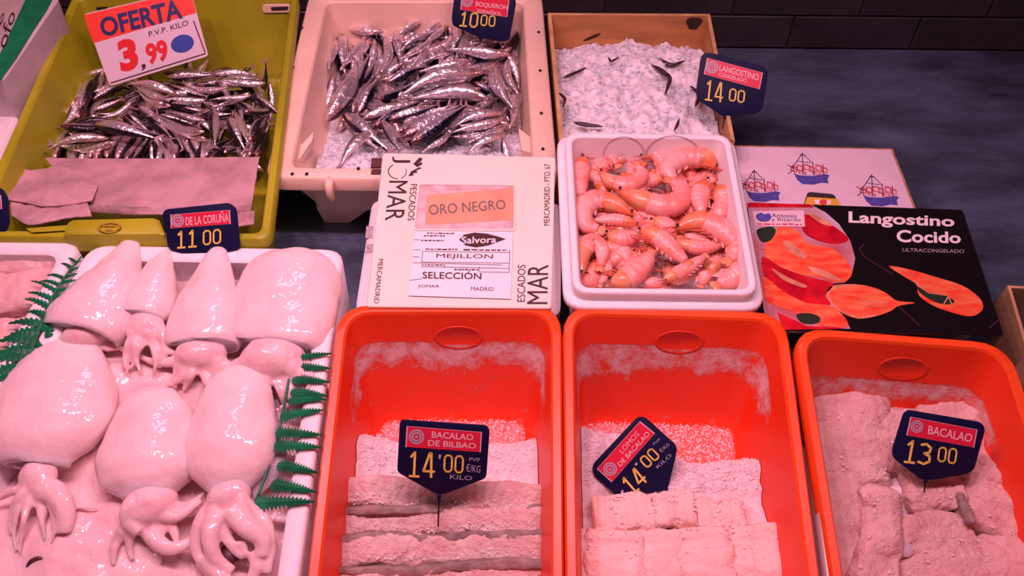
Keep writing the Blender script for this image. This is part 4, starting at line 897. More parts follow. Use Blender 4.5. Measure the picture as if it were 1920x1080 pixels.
for i, (x0, y0, x1, y1) in enumerate(SD):
    (a, b), (c, d) = conv([(x0, y0), (x1, y1)], 3.6, 560, 20)
    dx, dy = c-a, d-b; L = math.hypot(dx, dy); zt = None
    if L < 62: k = 80/L; c, d = a+dx*k, b+dy*k; zt = 0.075
    for rep in range(1):
        ox, oy, oa = rf.uniform(-16, 16), rf.uniform(-10, 10), rf.uniform(-.25, .25); mx_, my_ = (a+c)/2+ox, (b+d)/2+oy; ca, sa = math.cos(oa), math.sin(oa); hx, hy = (c-a)/2, (d-b)/2
        q0 = (mx_-hx*ca+hy*sa, my_-hy*ca-hx*sa); q1 = (mx_+hx*ca-hy*sa, my_+hy*ca+hx*sa)
        if min(q0[0], q1[0]) > 618 and max(q0[0], q1[0]) < 972 and min(q0[1], q1[1]) > 30 and max(q0[1], q1[1]) < 272 and i not in (34, 35, 37):
            add_fish('sardine', BK.pw(*q0, .102-.010*rep), BK.pw(*q1, .100-.010*rep), rf.uniform(-.2, 1.5), rf.randrange(1, 4), 'fish %s, middle layer, %s of the cream crate' % place_words(*q0, *q1, 612, 972, 30, 290), 'middle fish in the cream crate')
    z = 0.112 + 0.006*rf.random() + (0.010 if i in (22, 16, 20, 36, 25) else 0)
    add_fish('sardine', BK.pw(a, b, z), BK.pw(c, d, zt or z+rf.uniform(-.004, .004)), (rf.uniform(1.0, 1.6) if i in DARK else rf.uniform(.15, .95)), (4 if i == 22 else 0 if i == 0 else rf.randrange(1, 4)),
             SDLAB.get(i) or '%s fish %s, %s of cream crate pile' % (('dark backed' if i in DARK else 'silvery',)+place_words(a, b, c, d, 612, 972, 30, 290)), 'fish on top in the cream crate')

# fish that share a description are told apart by their order from the left
ORD = ['leftmost', 'second from left', 'third from left', 'fourth from left', 'fifth from left', 'sixth from left', 'seventh from left', 'eighth from left', 'ninth from left', 'tenth from left']
def order_labels(groups):
    by = {}
    for o in COL.objects:
        if o.get('group') in groups: by.setdefault(o['label'], []).append(o)
    for lab, os_ in by.items():
        if 1 < len(os_) <= 10:
            for k, o in enumerate(sorted(os_, key=lambda o: o.matrix_world.translation.x)): o['label'] = lab+', '+ORD[k]
order_labels({'anchovies on top in the yellow crate', 'fish on top in the cream crate'})
# ---------------------------------------------------------------- loose heaps: height fields with shards
def heap(name, fr, q, hfun, nx, ny, m, label, cat, floor_cut=None, parent=None, grow=None):
    """q: four local corners (back-left, back-right, front-right, front-left)"""
    g = G(); idx = {}
    for j in range(ny+1):
        for i in range(nx+1):
            u, v = i/nx, j/ny; p = (q[0]*(1-u)+q[1]*u)*(1-v)+(q[3]*(1-u)+q[2]*u)*v
            h = hfun(u, v, p); p = grow(u, v, h) if grow else p; idx[(i, j)] = (len(g.v), h); g.v.append(fr.w((p.x, p.y, h)))
    for j in range(ny):
        for i in range(nx):
            c = [idx[(i, j)], idx[(i, j+1)], idx[(i+1, j+1)], idx[(i+1, j)]]
            if floor_cut is not None and max(k[1] for k in c) < floor_cut: continue
            g.f.append(tuple(k[0] for k in c))
    used = sorted({i for f in g.f for i in f}); mp = {o: n for n, o in enumerate(used)}; g.v = [g.v[i] for i in used]; g.f = [tuple(mp[i] for i in f) for f in g.f]
    o = emit(name, g, m, parent)
    if parent is None: tag(o, label, cat, kind='stuff')
    return o
def shards(name, fr, pts, size, m, parent, seed=1, flat=0.6):
    rn = random.Random(seed); g = G()
    base = [Vector((1, 0, 0)), Vector((-1, 0, 0)), Vector((0, 1, 0)), Vector((0, -1, 0)), Vector((0, 0, 1)), Vector((0, 0, -1))]
    fs = [(0, 2, 4), (2, 1, 4), (1, 3, 4), (3, 0, 4), (2, 0, 5), (1, 2, 5), (3, 1, 5), (0, 3, 5)]
    for p in pts:
        s = size*rn.uniform(.5, 1.4); R = Matrix.Rotation(rn.uniform(0, 6), 3, Vector((rn.random()-.5, rn.random()-.5, rn.random()+.1)))
        g.add([fr.w(p)+(R @ Vector((v.x*s*rn.uniform(.6, 1.2), v.y*s*rn.uniform(.6, 1.2), v.z*s*flat*rn.uniform(.6, 1.2)))) for v in base], fs)
    o = emit(name, g, m, parent, smooth=False); o['kind'] = 'stuff'; return o
def fbm(p, sc, oc=4):
    return noise.fractal(Vector((p.x*sc, p.y*sc, 3.3)), 1.0, 2.0, oc)
M_ice = mat('crushed_ice', (0.96, 0.92, 0.94), 0.18, sss=0.6, bump=0.5, bscale=120, coat=0.4, var=.12, vscale=60, bdist=0.006)
# ice in the wooden box
wq = inset(WQ, 0.009)
def h_wood(u, v, p): return 0.105 + 0.022*math.sin(math.pi*min(1, max(0, u)))*math.sin(math.pi*min(1, .25+v*.8)) + 0.018*fbm(p, 16) + 0.008*fbm(p, 50) - 0.03*max(0, 0.14-v)/0.14
ice = heap('crushed_ice', BK, wq, h_wood, 90, 90, M_ice, 'crushed ice heaped in the plywood box', 'ice')
rs = random.Random(5); pts = []
for i in range(800):
    u, v = rs.uniform(.02, .98), rs.uniform(.03, .97); p = (wq[0]*(1-u)+wq[1]*u)*(1-v)+(wq[3]*(1-u)+wq[2]*u)*v; pts.append((p.x, p.y, h_wood(u, v, p)+0.001))
shards('ice_shards', BK, pts, 0.0056, M_ice, ice, 2)
# ice in the cream crate (front left and front right)
cq = inset(CQ, [.046, .052, .041, .060])
def h_cr(u, v, p): return 0.066 + 0.010*fbm(p, 16) + 0.004*fbm(p, 60) + (0.040*max(0, min(1, (v-.70)/.12)))
ice2 = heap('crushed_ice', BK, cq, h_cr, 90, 110, M_ice, 'crushed ice under the fish in the cream crate', 'ice')
pts = []
for i in range(1500):
    u, v = rs.uniform(.01, .99), rs.uniform(.55, .99); p = (cq[0]*(1-u)+cq[1]*u)*(1-v)+(cq[3]*(1-u)+cq[2]*u)*v; pts.append((p.x, p.y, h_cr(u, v, p)+0.001))
shards('ice_shards', BK, pts, 0.0052, M_ice, ice2, 3)

# paper sheets in the yellow crate -------------------------------------------------
M_paper = mat('damp_pink_paper', (0.60, 0.36, 0.38), 0.55, var=0.34, vscale=18, bump=0.35, bscale=28)
def sheet(name, outline_back, outline_front, z0, z1, label, seed, droop=0.0):
    """ragged sheet between a back and a front polyline (picture pixels on planes z0, z1)"""
    g = G(); n = 48; m = 14
    B = catmull([Vector((x, y, 0)) for x, y in outline_back], n); Fp = catmull([Vector((x, y, 0)) for x, y in outline_front], n)
    top = []
    for j in range(m+1):
        row = []
        for i in range(n):
            t = j/m; p = B[i].lerp(Fp[i], t); jx = 1.2*noise.noise(Vector((i*.7, j*1.1, seed))); z = z0+(z1-z0)*t+0.0035*noise.noise(Vector((i*.16, j*.3, seed)))+0.0012*noise.noise(Vector((i*.8, j*.9, seed)))
            if droop and j >= m-1: z -= droop*(j-m+2)
            row.append(BK.pw(p.x+jx, p.y+jx*.6, z))
        top.append(row)
    o = len(g.v)
    for r in top: g.v += r
    for r in top: g.v += [p-Vector((0, 0, 0.0022)) for p in r]
    N1 = (m+1)*n
    for j in range(m):
        for i in range(n-1):
            a = j*n+i; g.f.append((a, a+n, a+n+1, a+1)); g.f.append((N1+a, N1+a+1, N1+a+n+1, N1+a+n))
    for i in range(n-1): g.f.append((i, i+1, N1+i+1, N1+i)); a = m*n+i; g.f.append((a+1, a, N1+a, N1+a+1))
    for j in range(m): a = j*n; g.f.append((a+n, a, N1+a, N1+a+n)); a = j*n+n-1; g.f.append((a, a+n, N1+a+n, N1+a))
    return tag(emit(name, g, M_paper, auto=50), label, 'paper', 'damp paper in the yellow crate')
sheet('paper_sheet', [(84, 296), (180, 297), (300, 297), (400, 295), (486, 294)], [(168, 396), (240, 401), (320, 402), (400, 402), (470, 399)], 0.138, 0.158, 'wide damp pink paper sheet over the front anchovies', 1.0, droop=0.006)
sheet('paper_sheet', [(30, 311), (55, 319), (82, 316), (120, 312), (185, 345)], [(14, 374), (50, 380), (80, 386), (120, 384), (172, 376)], 0.150, 0.164, 'torn left flap of damp pink paper, upper layer', 4.0)
sheet('paper_sheet', [(18, 362), (50, 370), (85, 378), (125, 372), (158, 362)], [(22, 404), (52, 421), (90, 416), (130, 408), (172, 405)], 0.156, 0.166, 'torn left strip of damp pink paper beside the yellow grip', 6.0)
sheet('paper_sheet', [(440, 400), (455, 398), (470, 396), (478, 395)], [(436, 424), (448, 424), (460, 422), (476, 420)], 0.150, 0.158, 'small damp paper scrap right of the DE LA CORUÑA tag', 9.0)

# ---------------------------------------------------------------- shrimp
M_shr = mat('cooked_shrimp', (0.90, 0.27, 0.22), 0.30, var=0.35, vscale=32, bump=0.18, bscale=90, sss=0.25, coat=0.3, col2=(0.88, 0.44, 0.40))
M_shr2 = mat('cooked_shrimp_head', (0.80, 0.17, 0.06), 0.32, var=0.5, vscale=40, coat=0.3, col2=(0.72, 0.36, 0.20))
M_shleg = mat('shrimp_legs', (0.80, 0.18, 0.09), 0.4, var=.4, vscale=60)
M_raw = mat('raw_prawn_shell', (0.07, 0.035, 0.04), 0.3, var=.5, vscale=40, coat=.4)
def shrimp(fr, pts, w, z, label, group, mats=(None, None, None), seed=0, legs=True, nm='shrimp', zt=None, head=True, roll_side=1):
    mb_, mh_, ml_ = [a or b for a, b in zip(mats, (M_shr, M_shr2, M_shleg))]
    rn = random.Random(seed); zt = z if zt is None else zt; k = len(pts)
    P3 = [fr.pw(x, y, z+(zt-z)*i/(k-1)) for i, (x, y) in enumerate(pts)]; up = fr.z
    W_ = w*0.5*1.30/1650
    o = root(nm, sum(P3, Vector())/k, label, 'shrimp', group); n = 44
    path = catmull(P3, n); L = sum((path[i+1]-path[i]).length for i in range(n-1))
    hsplit = 13 if head else 0
    prof = [(0, .40), (.1, .80), (.28, 1.08), (.45, 1.12), (.65, 1.0), (.85, .74), (1.0, .42)]
    # abdomen with overlapping shell rings
    ws = []; hs = []
    for i in range(n):
        t = i/(n-1); r = interp(prof, t)*W_
        s = ((t-.28)*9) % 1.0
        r *= 1.0+(0.11*(1-s) if t > .26 else 0); ws.append(r); hs.append(r*0.86)
    g = G(); sweep(g, path[hsplit:], ws[hsplit:], hs[hsplit:], up, 12, 0.95, namp=0.0006, nsc=90, seed=seed); ab = emit('abdomen', g, mb_, o)
    # side of the belly: the inner side of the curve
    ch = (P3[-1]-P3[0]); mid = path[n//2]; bow = (P3[0]+P3[-1])/2-mid
    bow = bow-up*bow.dot(up)
    if bow.length < W_*0.5:
        bow = ch.cross(up)*roll_side
    bow.normalize()
    if head:
        g = G(); hp = path[:hsplit+3]; sweep(g, hp, [interp([(0, .20), (.35, .75), (.7, 1.05), (1, .95)], i/(hsplit+2))*W_ for i in range(hsplit+3)], [interp([(0, .20), (.35, .72), (.7, .98), (1, .85)], i/(hsplit+2))*W_ for i in range(hsplit+3)], up, 12, .95); hd = emit('carapace', g, mh_, o)
        d0 = (path[0]-path[3]).normalized()
        g = G(); tube(g, [path[1]-bow*W_*.2, path[0]+d0*W_*.9-bow*W_*.35+up*W_*.1], W_*.16, W_*.03, 6, 6, up); emit('rostrum', g, mh_, hd)
        for sgn in (-1, 1):
            g = G(); g.ball(path[2]+up*W_*0.55*(1 if sgn > 0 else .1)+bow*W_*.30*sgn+d0*W_*.12, W_*.17, 8, 6); emit('eye', g, M_eye, hd)
            a = path[1]+up*W_*.2; dd = (d0+bow*rn.uniform(-.9, .9)).normalized()
            g = G(); tube(g, [a, a+dd*W_*1.4+up*W_*.4, a+dd*W_*2.4+bow*W_*rn.uniform(-1.5, 1.5)+up*W_*.3], W_*.055, W_*.03, 9, 5, up); emit('antenna', g, ml_, hd)
    if legs:
        for i in range(5):
            j = 9+i*3 if head else 3+i*4; p = path[j]; t = (path[j+1]-path[j-1]).normalized()
            a = p+bow*ws[j]*.7; le = W_*rn.uniform(.8, 1.25)
            g = G(); tube(g, [a, a+bow*le*.6+t*-le*.3+up*W_*.25, a+bow*le*.95+t*-le*.8+up*W_*.1], W_*.12, W_*.04, 8, 5, up); emit('leg', g, ml_, o)
        for i in range(4):
            j = 22+i*4; p = path[j]; t = (path[j+1]-path[j-1]).normalized(); a = p+bow*ws[j]*.75
            g = G(); sweep(g, catmull([a, a+bow*W_*.35+t*W_*.25, a+bow*W_*.55+t*W_*.65], 6), [W_*x for x in (.18, .2, .2, .17, .12, .05)], [W_*x*.4 for x in (.18, .2, .2, .17, .12, .05)], up, 6); emit('swimmeret', g, mb_, o)
    d1 = (path[-1]-path[-4]).normalized(); s1 = d1.cross(up).normalized()
    for i, a in enumerate((-.55, -.25, 0.05, .32, .6)):
        dr = (d1*math.cos(a)+s1*math.sin(a)).normalized(); sd = dr.cross(up).normalized(); b = path[-1]-d1*W_*.15; Lf = W_*(1.05 if i != 2 else .85)
        g = G(); sweep(g, [b, b+dr*Lf*.35+up*W_*.04*(i % 2), b+dr*Lf*.75+up*W_*.05*(i % 2), b+dr*Lf], [W_*.10, W_*.26, W_*.28, W_*.10], [W_*.05]*3+[W_*.02], up, 8); emit('tail_flap', g, mh_, o)
    return o
cvS = lambda p: conv(p, 3.085, 1040, 230)
SH = [ # points head -> tail, width, height, label
 ([(930, 262), (860, 205), (740, 205), (655, 265), (690, 330)], 112, -.030, 'large arched pink shrimp at the back right of the tray'),
 ([(500, 195), (575, 178), (625, 235), (600, 310)], 80, -.036, 'pink shrimp arched at the back centre of the tray'),
 ([(265, 290), (335, 345), (430, 360), (505, 310), (480, 250)], 84, -.028, 'U-shaped shrimp with raised orange tail, back left of centre'),
 ([(370, 400), (480, 440), (610, 480), (715, 465), (735, 385), (680, 340)], 110, -.026, 'big shrimp hooking right across the middle of the tray'),
 ([(450, 530), (340, 470), (235, 450), (165, 505), (180, 590), (250, 615)], 104, -.026, 'big curled shrimp against the left wall, middle'),
 ([(480, 585), (350, 562), (235, 565)], 62, -.030, 'straight reddish shrimp lying inside the curled one on the left'),
 ([(300, 655), (400, 675), (490, 650)], 88, -.036, 'short pink shrimp left of centre, below the curled one'),
 ([(155, 880), (160, 760), (215, 690), (275, 740), (265, 830)], 86, -.032, 'hooked shrimp in the front left corner of the tray'),
 ([(312, 780), (300, 870), (265, 935)], 46, -.040, 'slim red shrimp standing beside the front left hooked one'),
 ([(320, 930), (420, 900), (510, 820), (560, 755)], 104, -.034, 'thick pink shrimp at the front, left of centre'),
 ([(490, 620), (600, 665), (680, 735), (755, 800)], 92, -.022, 'shrimp with a split orange tail in the front centre'),
 ([(625, 915), (740, 855), (865, 775)], 64, -.030, 'slim shrimp slanting up at the front centre'),
 ([(700, 610), (840, 572), (975, 630), (1050, 715), (1010, 790)], 112, -.022, 'big shrimp curving down the right wall of the tray'),
 ([(750, 655), (900, 690)], 52, -.036, 'thin pale shrimp under the big curving one on the right'),
 ([(690, 690), (840, 725), (970, 705)], 66, -.032, 'dark legged shrimp lying below the big right curve'),
 ([(930, 370), (985, 450), (930, 560)], 104, -.032, 'pale shrimp at the right wall, middle'),
 ([(770, 450), (795, 540)], 62, -.040, 'small pale shrimp tip right of centre'),
 ([(870, 335), (835, 430), (850, 520)], 92, -.026, 'orange headed shrimp right of centre'),
 ([(1085, 800), (1045, 885), (950, 935)], 104, -.034, 'pink shrimp in the front right corner of the tray'),
 ([(880, 860), (850, 935)], 56, -.040, 'orange shrimp by the front wall, right of centre'),
 ([(175, 200), (145, 300), (155, 420)], 96, -.036, 'shrimp standing along the left wall at the back'),
 ([(215, 165), (300, 175), (360, 240)], 74, -.040, 'orange shrimp in the back left corner of the tray'),
 ([(335, 235), (430, 190), (510, 230)], 64, -.044, 'orange shrimp behind the U-shaped one'),
 ([(560, 560), (650, 600), (710, 650)], 84, -.038, 'shrimp with dark eye at the very centre of the tray'),
 ([(150, 640), (135, 560), (150, 500)], 66, -.044, 'shrimp pressed to the left wall below the curled one'),
 ([(520, 925), (650, 935)], 56, -.044, 'orange shrimp along the front wall, centre'),
 ([(960, 280), (1000, 350), (1010, 430)], 66, -.044, 'shrimp at the right wall near the back'),
 ([(640, 320), (540, 340), (440, 360)], 70, -.042, 'shrimp with dark legs behind the big middle one')]
for i, (pts, w, z, lab) in enumerate(SH):
    shrimp(ST, cvS(pts), w*1.18/3.085, z-0.004, lab, 'cooked shrimp in the white tray', seed=i, head=w > 60)
rq = random.Random(3)
for i in range(46):
    cx, cy = rq.uniform(170, 1010), rq.uniform(215, 900); a = rq.uniform(0, 6.28); b = rq.choice((-1, 1)); l = 100
    pts = [(cx+math.cos(a)*l, cy+math.sin(a)*l), (cx+math.cos(a+1.57)*60*b, cy+math.sin(a+1.57)*60*b), (cx-math.cos(a)*l, cy-math.sin(a)*l)]
    pts = [(min(1010+(y-200)*.05, max(150, x)), min(905, max(190, y))) for x, y in pts]
    shrimp(ST, cvS(pts), 104/3.085, -0.048-0.016*rq.random(), 'cooked shrimp %s, lower layer, %s of the white tray' % place_words(*pts[0], *pts[-1], 120, 1060, 150, 940), 'buried shrimp in the white tray', seed=40+i, legs=i % 2 == 0)
# dark raw prawns poking out of the ice in the wooden box
cvI = cvD
for i, (pts, w, dz, lab) in enumerate((([(600, 330), (650, 360), (690, 400), (670, 470)], 30, .004, 'dark raw prawn curled in the ice right of centre'), ([(150, 395), (200, 375), (262, 345)], 22, .003, 'dark raw prawn in the ice at the left wall'),
     ([(205, 620), (270, 632), (340, 640)], 26, .004, 'dark raw prawn at the front left of the ice box'), ([(820, 540), (840, 480), (800, 440)], 26, .004, 'dark raw prawn in the ice by the right plywood side'), ([(740, 600), (725, 640), (715, 660)], 16, .003, 'dark raw prawn tip at the front right of the ice'), ([(640, 300), (700, 330), (760, 310)], 26, .002, 'dark raw prawn at the back right of the ice box'), ([(130, 470), (160, 500), (150, 540)], 18, .003, 'small dark raw prawn in the left front ice'), ([(380, 290), (395, 310), (430, 290)], 16, .003, 'dark prawn head at the back of the ice'))):
    shrimp(BK, cvI(pts), w/2.7, 0.128+dz, lab, 'raw prawns in the ice', mats=(M_raw, M_raw, M_raw), seed=80+i, nm='raw_prawn')
# ---------------------------------------------------------------- squid
def st_(x): x = max(0, min(1, x)); return x*x*(3-2*x)
def squid_mat(name, col, col2, big, fine, wet=.45):
    m = bpy.data.materials.new(name); m.use_nodes = True; nt = m.node_tree; N = nt.nodes; L = nt.links; b = N['Principled BSDF']
    tc = N.new('ShaderNodeTexCoord')
    def nz(sc, det, rough=.5):
        n = N.new('ShaderNodeTexNoise'); n.inputs['Scale'].default_value = sc; n.inputs['Detail'].default_value = det; n.inputs['Roughness'].default_value = rough; L.new(tc.outputs['Object'], n.inputs['Vector']); return n
    n = nz(16, 4); r = N.new('ShaderNodeValToRGB'); r.color_ramp.elements[0].position = .35; r.color_ramp.elements[1].position = .65
    r.color_ramp.elements[0].color = (*col2, 1); r.color_ramp.elements[1].color = (*col, 1); L.new(n.outputs['Fac'], r.inputs[0]); L.new(r.outputs[0], b.inputs['Base Color'])
    b.inputs['Roughness'].default_value = .62; b.inputs['Specular IOR Level'].default_value = .3; b.inputs['Subsurface Weight'].default_value = .55; b.inputs['Subsurface Radius'].default_value = (.018, .008, .007); b.inputs['Subsurface Scale'].default_value = 1
    b.inputs['Coat Weight'].default_value = 1.0; b.inputs['Coat Roughness'].default_value = .04
    b1 = N.new('ShaderNodeBump'); b1.inputs['Strength'].default_value = .6; b1.inputs['Distance'].default_value = big; L.new(nz(30, 3).outputs['Fac'], b1.inputs['Height']); L.new(b1.outputs[0], b.inputs['Normal'])
    # wet film: scattered droplets catch the lamps as small glints
    vo = N.new('ShaderNodeTexVoronoi'); vo.inputs['Scale'].default_value = fine; vo.inputs['Randomness'].default_value = 1.0; L.new(tc.outputs['Object'], vo.inputs['Vector'])
    mr = N.new('ShaderNodeMapRange'); mr.interpolation_type = 'SMOOTHSTEP'; mr.inputs['From Min'].default_value = .42; mr.inputs['From Max'].default_value = .06; L.new(vo.outputs['Distance'], mr.inputs['Value'])
    mk = N.new('ShaderNodeMapRange'); mk.interpolation_type = 'SMOOTHSTEP'; mk.inputs['From Min'].default_value = wet; mk.inputs['From Max'].default_value = wet+.1; L.new(nz(14, 2).outputs['Fac'], mk.inputs['Value'])
    mu = N.new('ShaderNodeMath'); mu.operation = 'MULTIPLY'; L.new(mr.outputs[0], mu.inputs[0]); L.new(mk.outputs[0], mu.inputs[1])
    b2 = N.new('ShaderNodeBump'); b2.inputs['Strength'].default_value = 1.0; b2.inputs['Distance'].default_value = .16/fine; L.new(mu.outputs[0], b2.inputs['Height']); L.new(b1.outputs[0], b2.inputs['Normal']); L.new(b2.outputs[0], b.inputs['Coat Normal'])
    return m
M_squid = squid_mat('wet_squid_skin', (0.90, 0.70, 0.68), (0.86, 0.62, 0.62), .006, 130)
M_squid2 = squid_mat('wet_squid_arms', (0.88, 0.64, 0.63), (0.80, 0.52, 0.53), .008, 170, .36)
M_squid_in = mat('squid_mouth', (0.10, 0.02, 0.03), 0.4, var=.5, vscale=90)
M_fin_sq = squid_mat('squid_fin', (0.66, 0.58, 0.64), (0.6, .5, .58), .004, 150)
PX = 1.30/1650
def fuse(o, voxel=.0022, smooth=4):
    """melt overlapping tubes of one object into a single continuous skin"""
    r = o.modifiers.new('r', 'REMESH'); r.mode = 'VOXEL'; r.voxel_size = voxel; r.use_smooth_shade = True
    s = o.modifiers.new('s', 'SMOOTH'); s.factor = .5; s.iterations = smooth
    dg = bpy.context.evaluated_depsgraph_get(); me = bpy.data.meshes.new_from_object(o.evaluated_get(dg)); old = o.data; o.modifiers.clear(); o.data = me; bpy.data.meshes.remove(old)
    me.polygons.foreach_set('use_smooth', [True]*len(me.polygons))
def squid(tip, base, width, prof, z0, z1, label, crown=None, arms=(), fin=None, flat=0.55, bend=0.0, seed=0, head=None, nm='squid'):
    """crown: (px, py) end of the head, head width, arm length px, spread deg, number of arms"""
    A = RP.pw(*tip, z0); B = RP.pw(*base, z1); up = RP.z; W_ = width*0.5*PX; rn = random.Random(seed*13+1)
    o = root(nm, (A+B)/2, label, 'squid', 'whole squid in the polystyrene box')
    n = 40; d = B-A; s = d.cross(up).normalized(); dn = d.normalized()
    ts = [(i/(n-1))**1.5 for i in range(n)]
    path = [A+d*t+s*bend*math.sin(math.pi*t)*W_ for t in ts]
    ws = [max(0.0006, interp(prof, t)*W_) for t in ts]; hs = [w*flat for w in ws]
    e = path[-1]; path += [e+dn*0.0015, e+dn*.001, e-dn*0.006, e-dn*0.02]; ws += [ws[-1]*.97, ws[-1]*.90, ws[-1]*.84, ws[-1]*.7]; hs += [hs[-1]*.96, hs[-1]*.86, hs[-1]*.78, hs[-1]*.6]
    g = G(); sweep(g, path, ws, hs, up, 32, 1.0, namp=0.0055, nsc=13, seed=seed, cap=True); emit('mantle', g, M_squid, o)
    if fin:
        for pts in fin:
            g = G(); P = [RP.pw(x, y, z) for x, y, z in pts]; g.loops([[p-up*.002 for p in round_poly(P, .01, 4)], [p+up*.002 for p in round_poly(P, .01, 4)]], True, True); emit('fin', g, M_fin_sq, o)
    if crown:
        (hx, hy), hw, al, spread, na, hz = crown
        H0 = B-dn*0.016; H1 = RP.pw(hx, hy, hz); g = G()
        hp = catmull([H0, H0.lerp(H1, .5)+up*.002, H1], 10); hr = [hw*.5*PX*x for x in (.80, .80, .82, .9, 1.0, 1.04, .98, .86, .66, .3)]
        sweep(g, hp, hr, [r*.66 for r in hr], up, 18, 1.0, namp=0.0016, nsc=40, seed=seed+3)
        ax, ay = hx-base[0], hy-base[1]; th = math.atan2(ay, ax)
        for sg in (-1, 1):      # eye bulges
            g.ball(RP.pw(base[0]+ax*.55-math.sin(th)*hw*.34*sg, base[1]+ay*.55+math.cos(th)*hw*.34*sg, hz+.004), hw*.20*PX, 12, 8)
        for k in range(na):
            a = th+math.radians(spread)*((k+.5)/na-.5)*2+rn.uniform(-.15, .15); l = al*rn.uniform(.7, 1.1); cu = rn.uniform(-.9, .9); px, py = hx-math.cos(th)*hw*.25-math.sin(th)*((k+.5)/na-.5)*hw*.8, hy-math.sin(th)*hw*.25+math.cos(th)*((k+.5)/na-.5)*hw*.8
            pts = []; zz = hz+rn.uniform(0, .006)
            for q in range(5):
                pts.append(RP.pw(px, py, zz-.0016*q*q*.6+.003*math.sin(q*2+k))); px += math.cos(a)*l/4; py += math.sin(a)*l/4; a += cu*.45
            p = catmull(pts, 20); r0 = hw*.5*PX*rn.uniform(.26, .34); rs_ = [r0*(1-.72*(i/19))*(1+.05*math.sin(i*2.1+k)) for i in range(20)]
            sweep(g, p, rs_, [r*.8 for r in rs_], up, 9)
        for pts, r0, r1 in arms:
            p = catmull([RP.pw(x, y, z) for x, y, z in pts], 22); rs_ = [(r0+(r1-r0)*(k/21))*PX for k in range(22)]; sweep(g, p, rs_, [r*.75 for r in rs_], up, 10)
        fuse(emit('head_and_arms', g, M_squid2, o))
    return o
PA = [(0, .02), (.015, .12), (.05, .22), (.25, .50), (.55, .82), (.8, .98), (.93, 1.0), (1, .92)]          # pointed tip, widening to the opening
PB = [(0, .03), (.02, .24), (.06, .44), (.22, .76), (.5, .97), (.70, 1.0), (.88, .82), (.96, .58), (1, .46)]           # barrel, closing towards the head
PD = [(0, .04), (.02, .36), (.06, .62), (.2, .88), (.5, 1.0), (.8, 1.0), (.94, .94), (1, .84)]
Z = 0.150
squid((246, 444), (152, 622), 168, PA, Z+.020, Z+.010, 'whole squid at the back left with its pointed tip over the rim', crown=((165, 655), 92, 70, 80, 7, Z+.002), seed=1, bend=-.12)
squid((318, 470), (264, 592), 112, PA, Z+.016, Z+.010, 'narrow whole squid between the two back left tips', crown=((276, 640), 66, 85, 45, 8, Z+.012), seed=2,
      arms=[([(262, 600, Z+.012), (256, 622, Z+.018), (248, 650, Z+.012), (232, 690, Z)], 15, 6), ([(290, 600, Z+.012), (305, 625, Z+.018), (310, 655, Z+.012), (298, 690, Z)], 13, 6)])
squid((408, 462), (380, 646), 142, PA, Z+.024, Z+.014, 'whole squid at the back centre with its tip against the price tag', crown=((374, 695), 92, 90, 70, 8, Z+.006), seed=3)
squid((560, 474), (516, 648), 206, PD, Z+.014, Z+.010, 'broad squid filling the back right corner of the box', crown=((508, 712), 118, 95, 75, 8, Z+.008), flat=.42, seed=4,
      arms=[([(555, 655, Z+.010), (582, 690, Z+.018), (580, 725, Z+.018), (556, 752, Z+.012), (525, 765, Z+.006)], 8, 5)])
big_squid = squid((150, 636), (74, 872), 224, PB, Z+.000, Z+.006, 'largest squid lying at the front left of the box', crown=((66, 930), 62, 120, 60, 8, Z+.006), flat=.46, seed=5, bend=.10,
      arms=[([(80, 915, Z+.006), (108, 928, Z+.012), (122, 960, Z+.008), (118, 1000, Z)], 24, 14)])
squid((290, 724), (272, 930), 176, PB, Z+.006, Z+.010, 'squid lying front centre with folded arms', crown=((290, 985), 92, 95, 75, 8, Z+.006), flat=.52, seed=6,
      arms=[([(268, 935, Z+.018), (245, 945, Z+.026), (238, 972, Z+.020), (262, 998, Z+.012)], 16, 11), ([(300, 965, Z+.014), (332, 968, Z+.014), (362, 948, Z+.012), (378, 938, Z+.008)], 13, 6), ([(280, 1000, Z+.008), (315, 1028, Z+.010), (352, 1018, Z+.006), (374, 998, Z+.002)], 15, 7)])
open_squid = squid((448, 680), (428, 916), 158, PB, Z+.012, Z+.012, 'squid lying front right with its crown of arms spread open', crown=((431, 955), 72, 70, 55, 5, Z+.014), flat=.54, seed=7,
      arms=[([(400, 948, Z+.012), (374, 985, Z+.012), (368, 1030, Z+.006), (395, 1080, Z-.004)], 16, 8), ([(410, 958, Z+.018), (394, 1000, Z+.020), (404, 1045, Z+.012), (436, 1072, Z+.004)], 19, 9), ([(440, 955, Z+.020), (462, 985, Z+.024), (490, 1010, Z+.018), (492, 1044, Z+.010)], 24, 11), ([(462, 950, Z+.014), (494, 975, Z+.014), (506, 1020, Z+.008), (500, 1075, Z)], 15, 8), ([(425, 965, Z+.016), (424, 1005, Z+.012), (452, 1040, Z+.008), (456, 1022, Z+.012), (440, 1020, Z+.014)], 12, 5), ([(476, 1035, Z+.006), (480, 1060, Z+.006), (468, 1095, Z)], 13, 9), ([(385, 1045, Z+.004), (412, 1080, Z+.006), (444, 1100, Z)], 15, 9)],
      fin=[[(495, 830, Z+.010), (535, 828, Z+.004), (540, 850, Z+.002), (528, 890, Z), (470, 945, Z), (480, 890, Z+.006)]])
g = G(); g.ball(RP.pw(432, 1038, Z-.002), 20*PX, 12, 8, (1, 1, .5)); emit('beak', g, M_squid_in, open_squid)['label'] = 'dark beak inside the arms'
g = G(); tube(g, [RP.pw(52, 1066, Z-.012), RP.pw(60, 1052, Z-.004), RP.pw(78, 1047, Z-.002), RP.pw(86, 1060, Z-.010)], 5*PX, 3*PX, 10, 8); emit('beak', g, M_squid_in, big_squid)['label'] = 'dark curved beak below the arms'
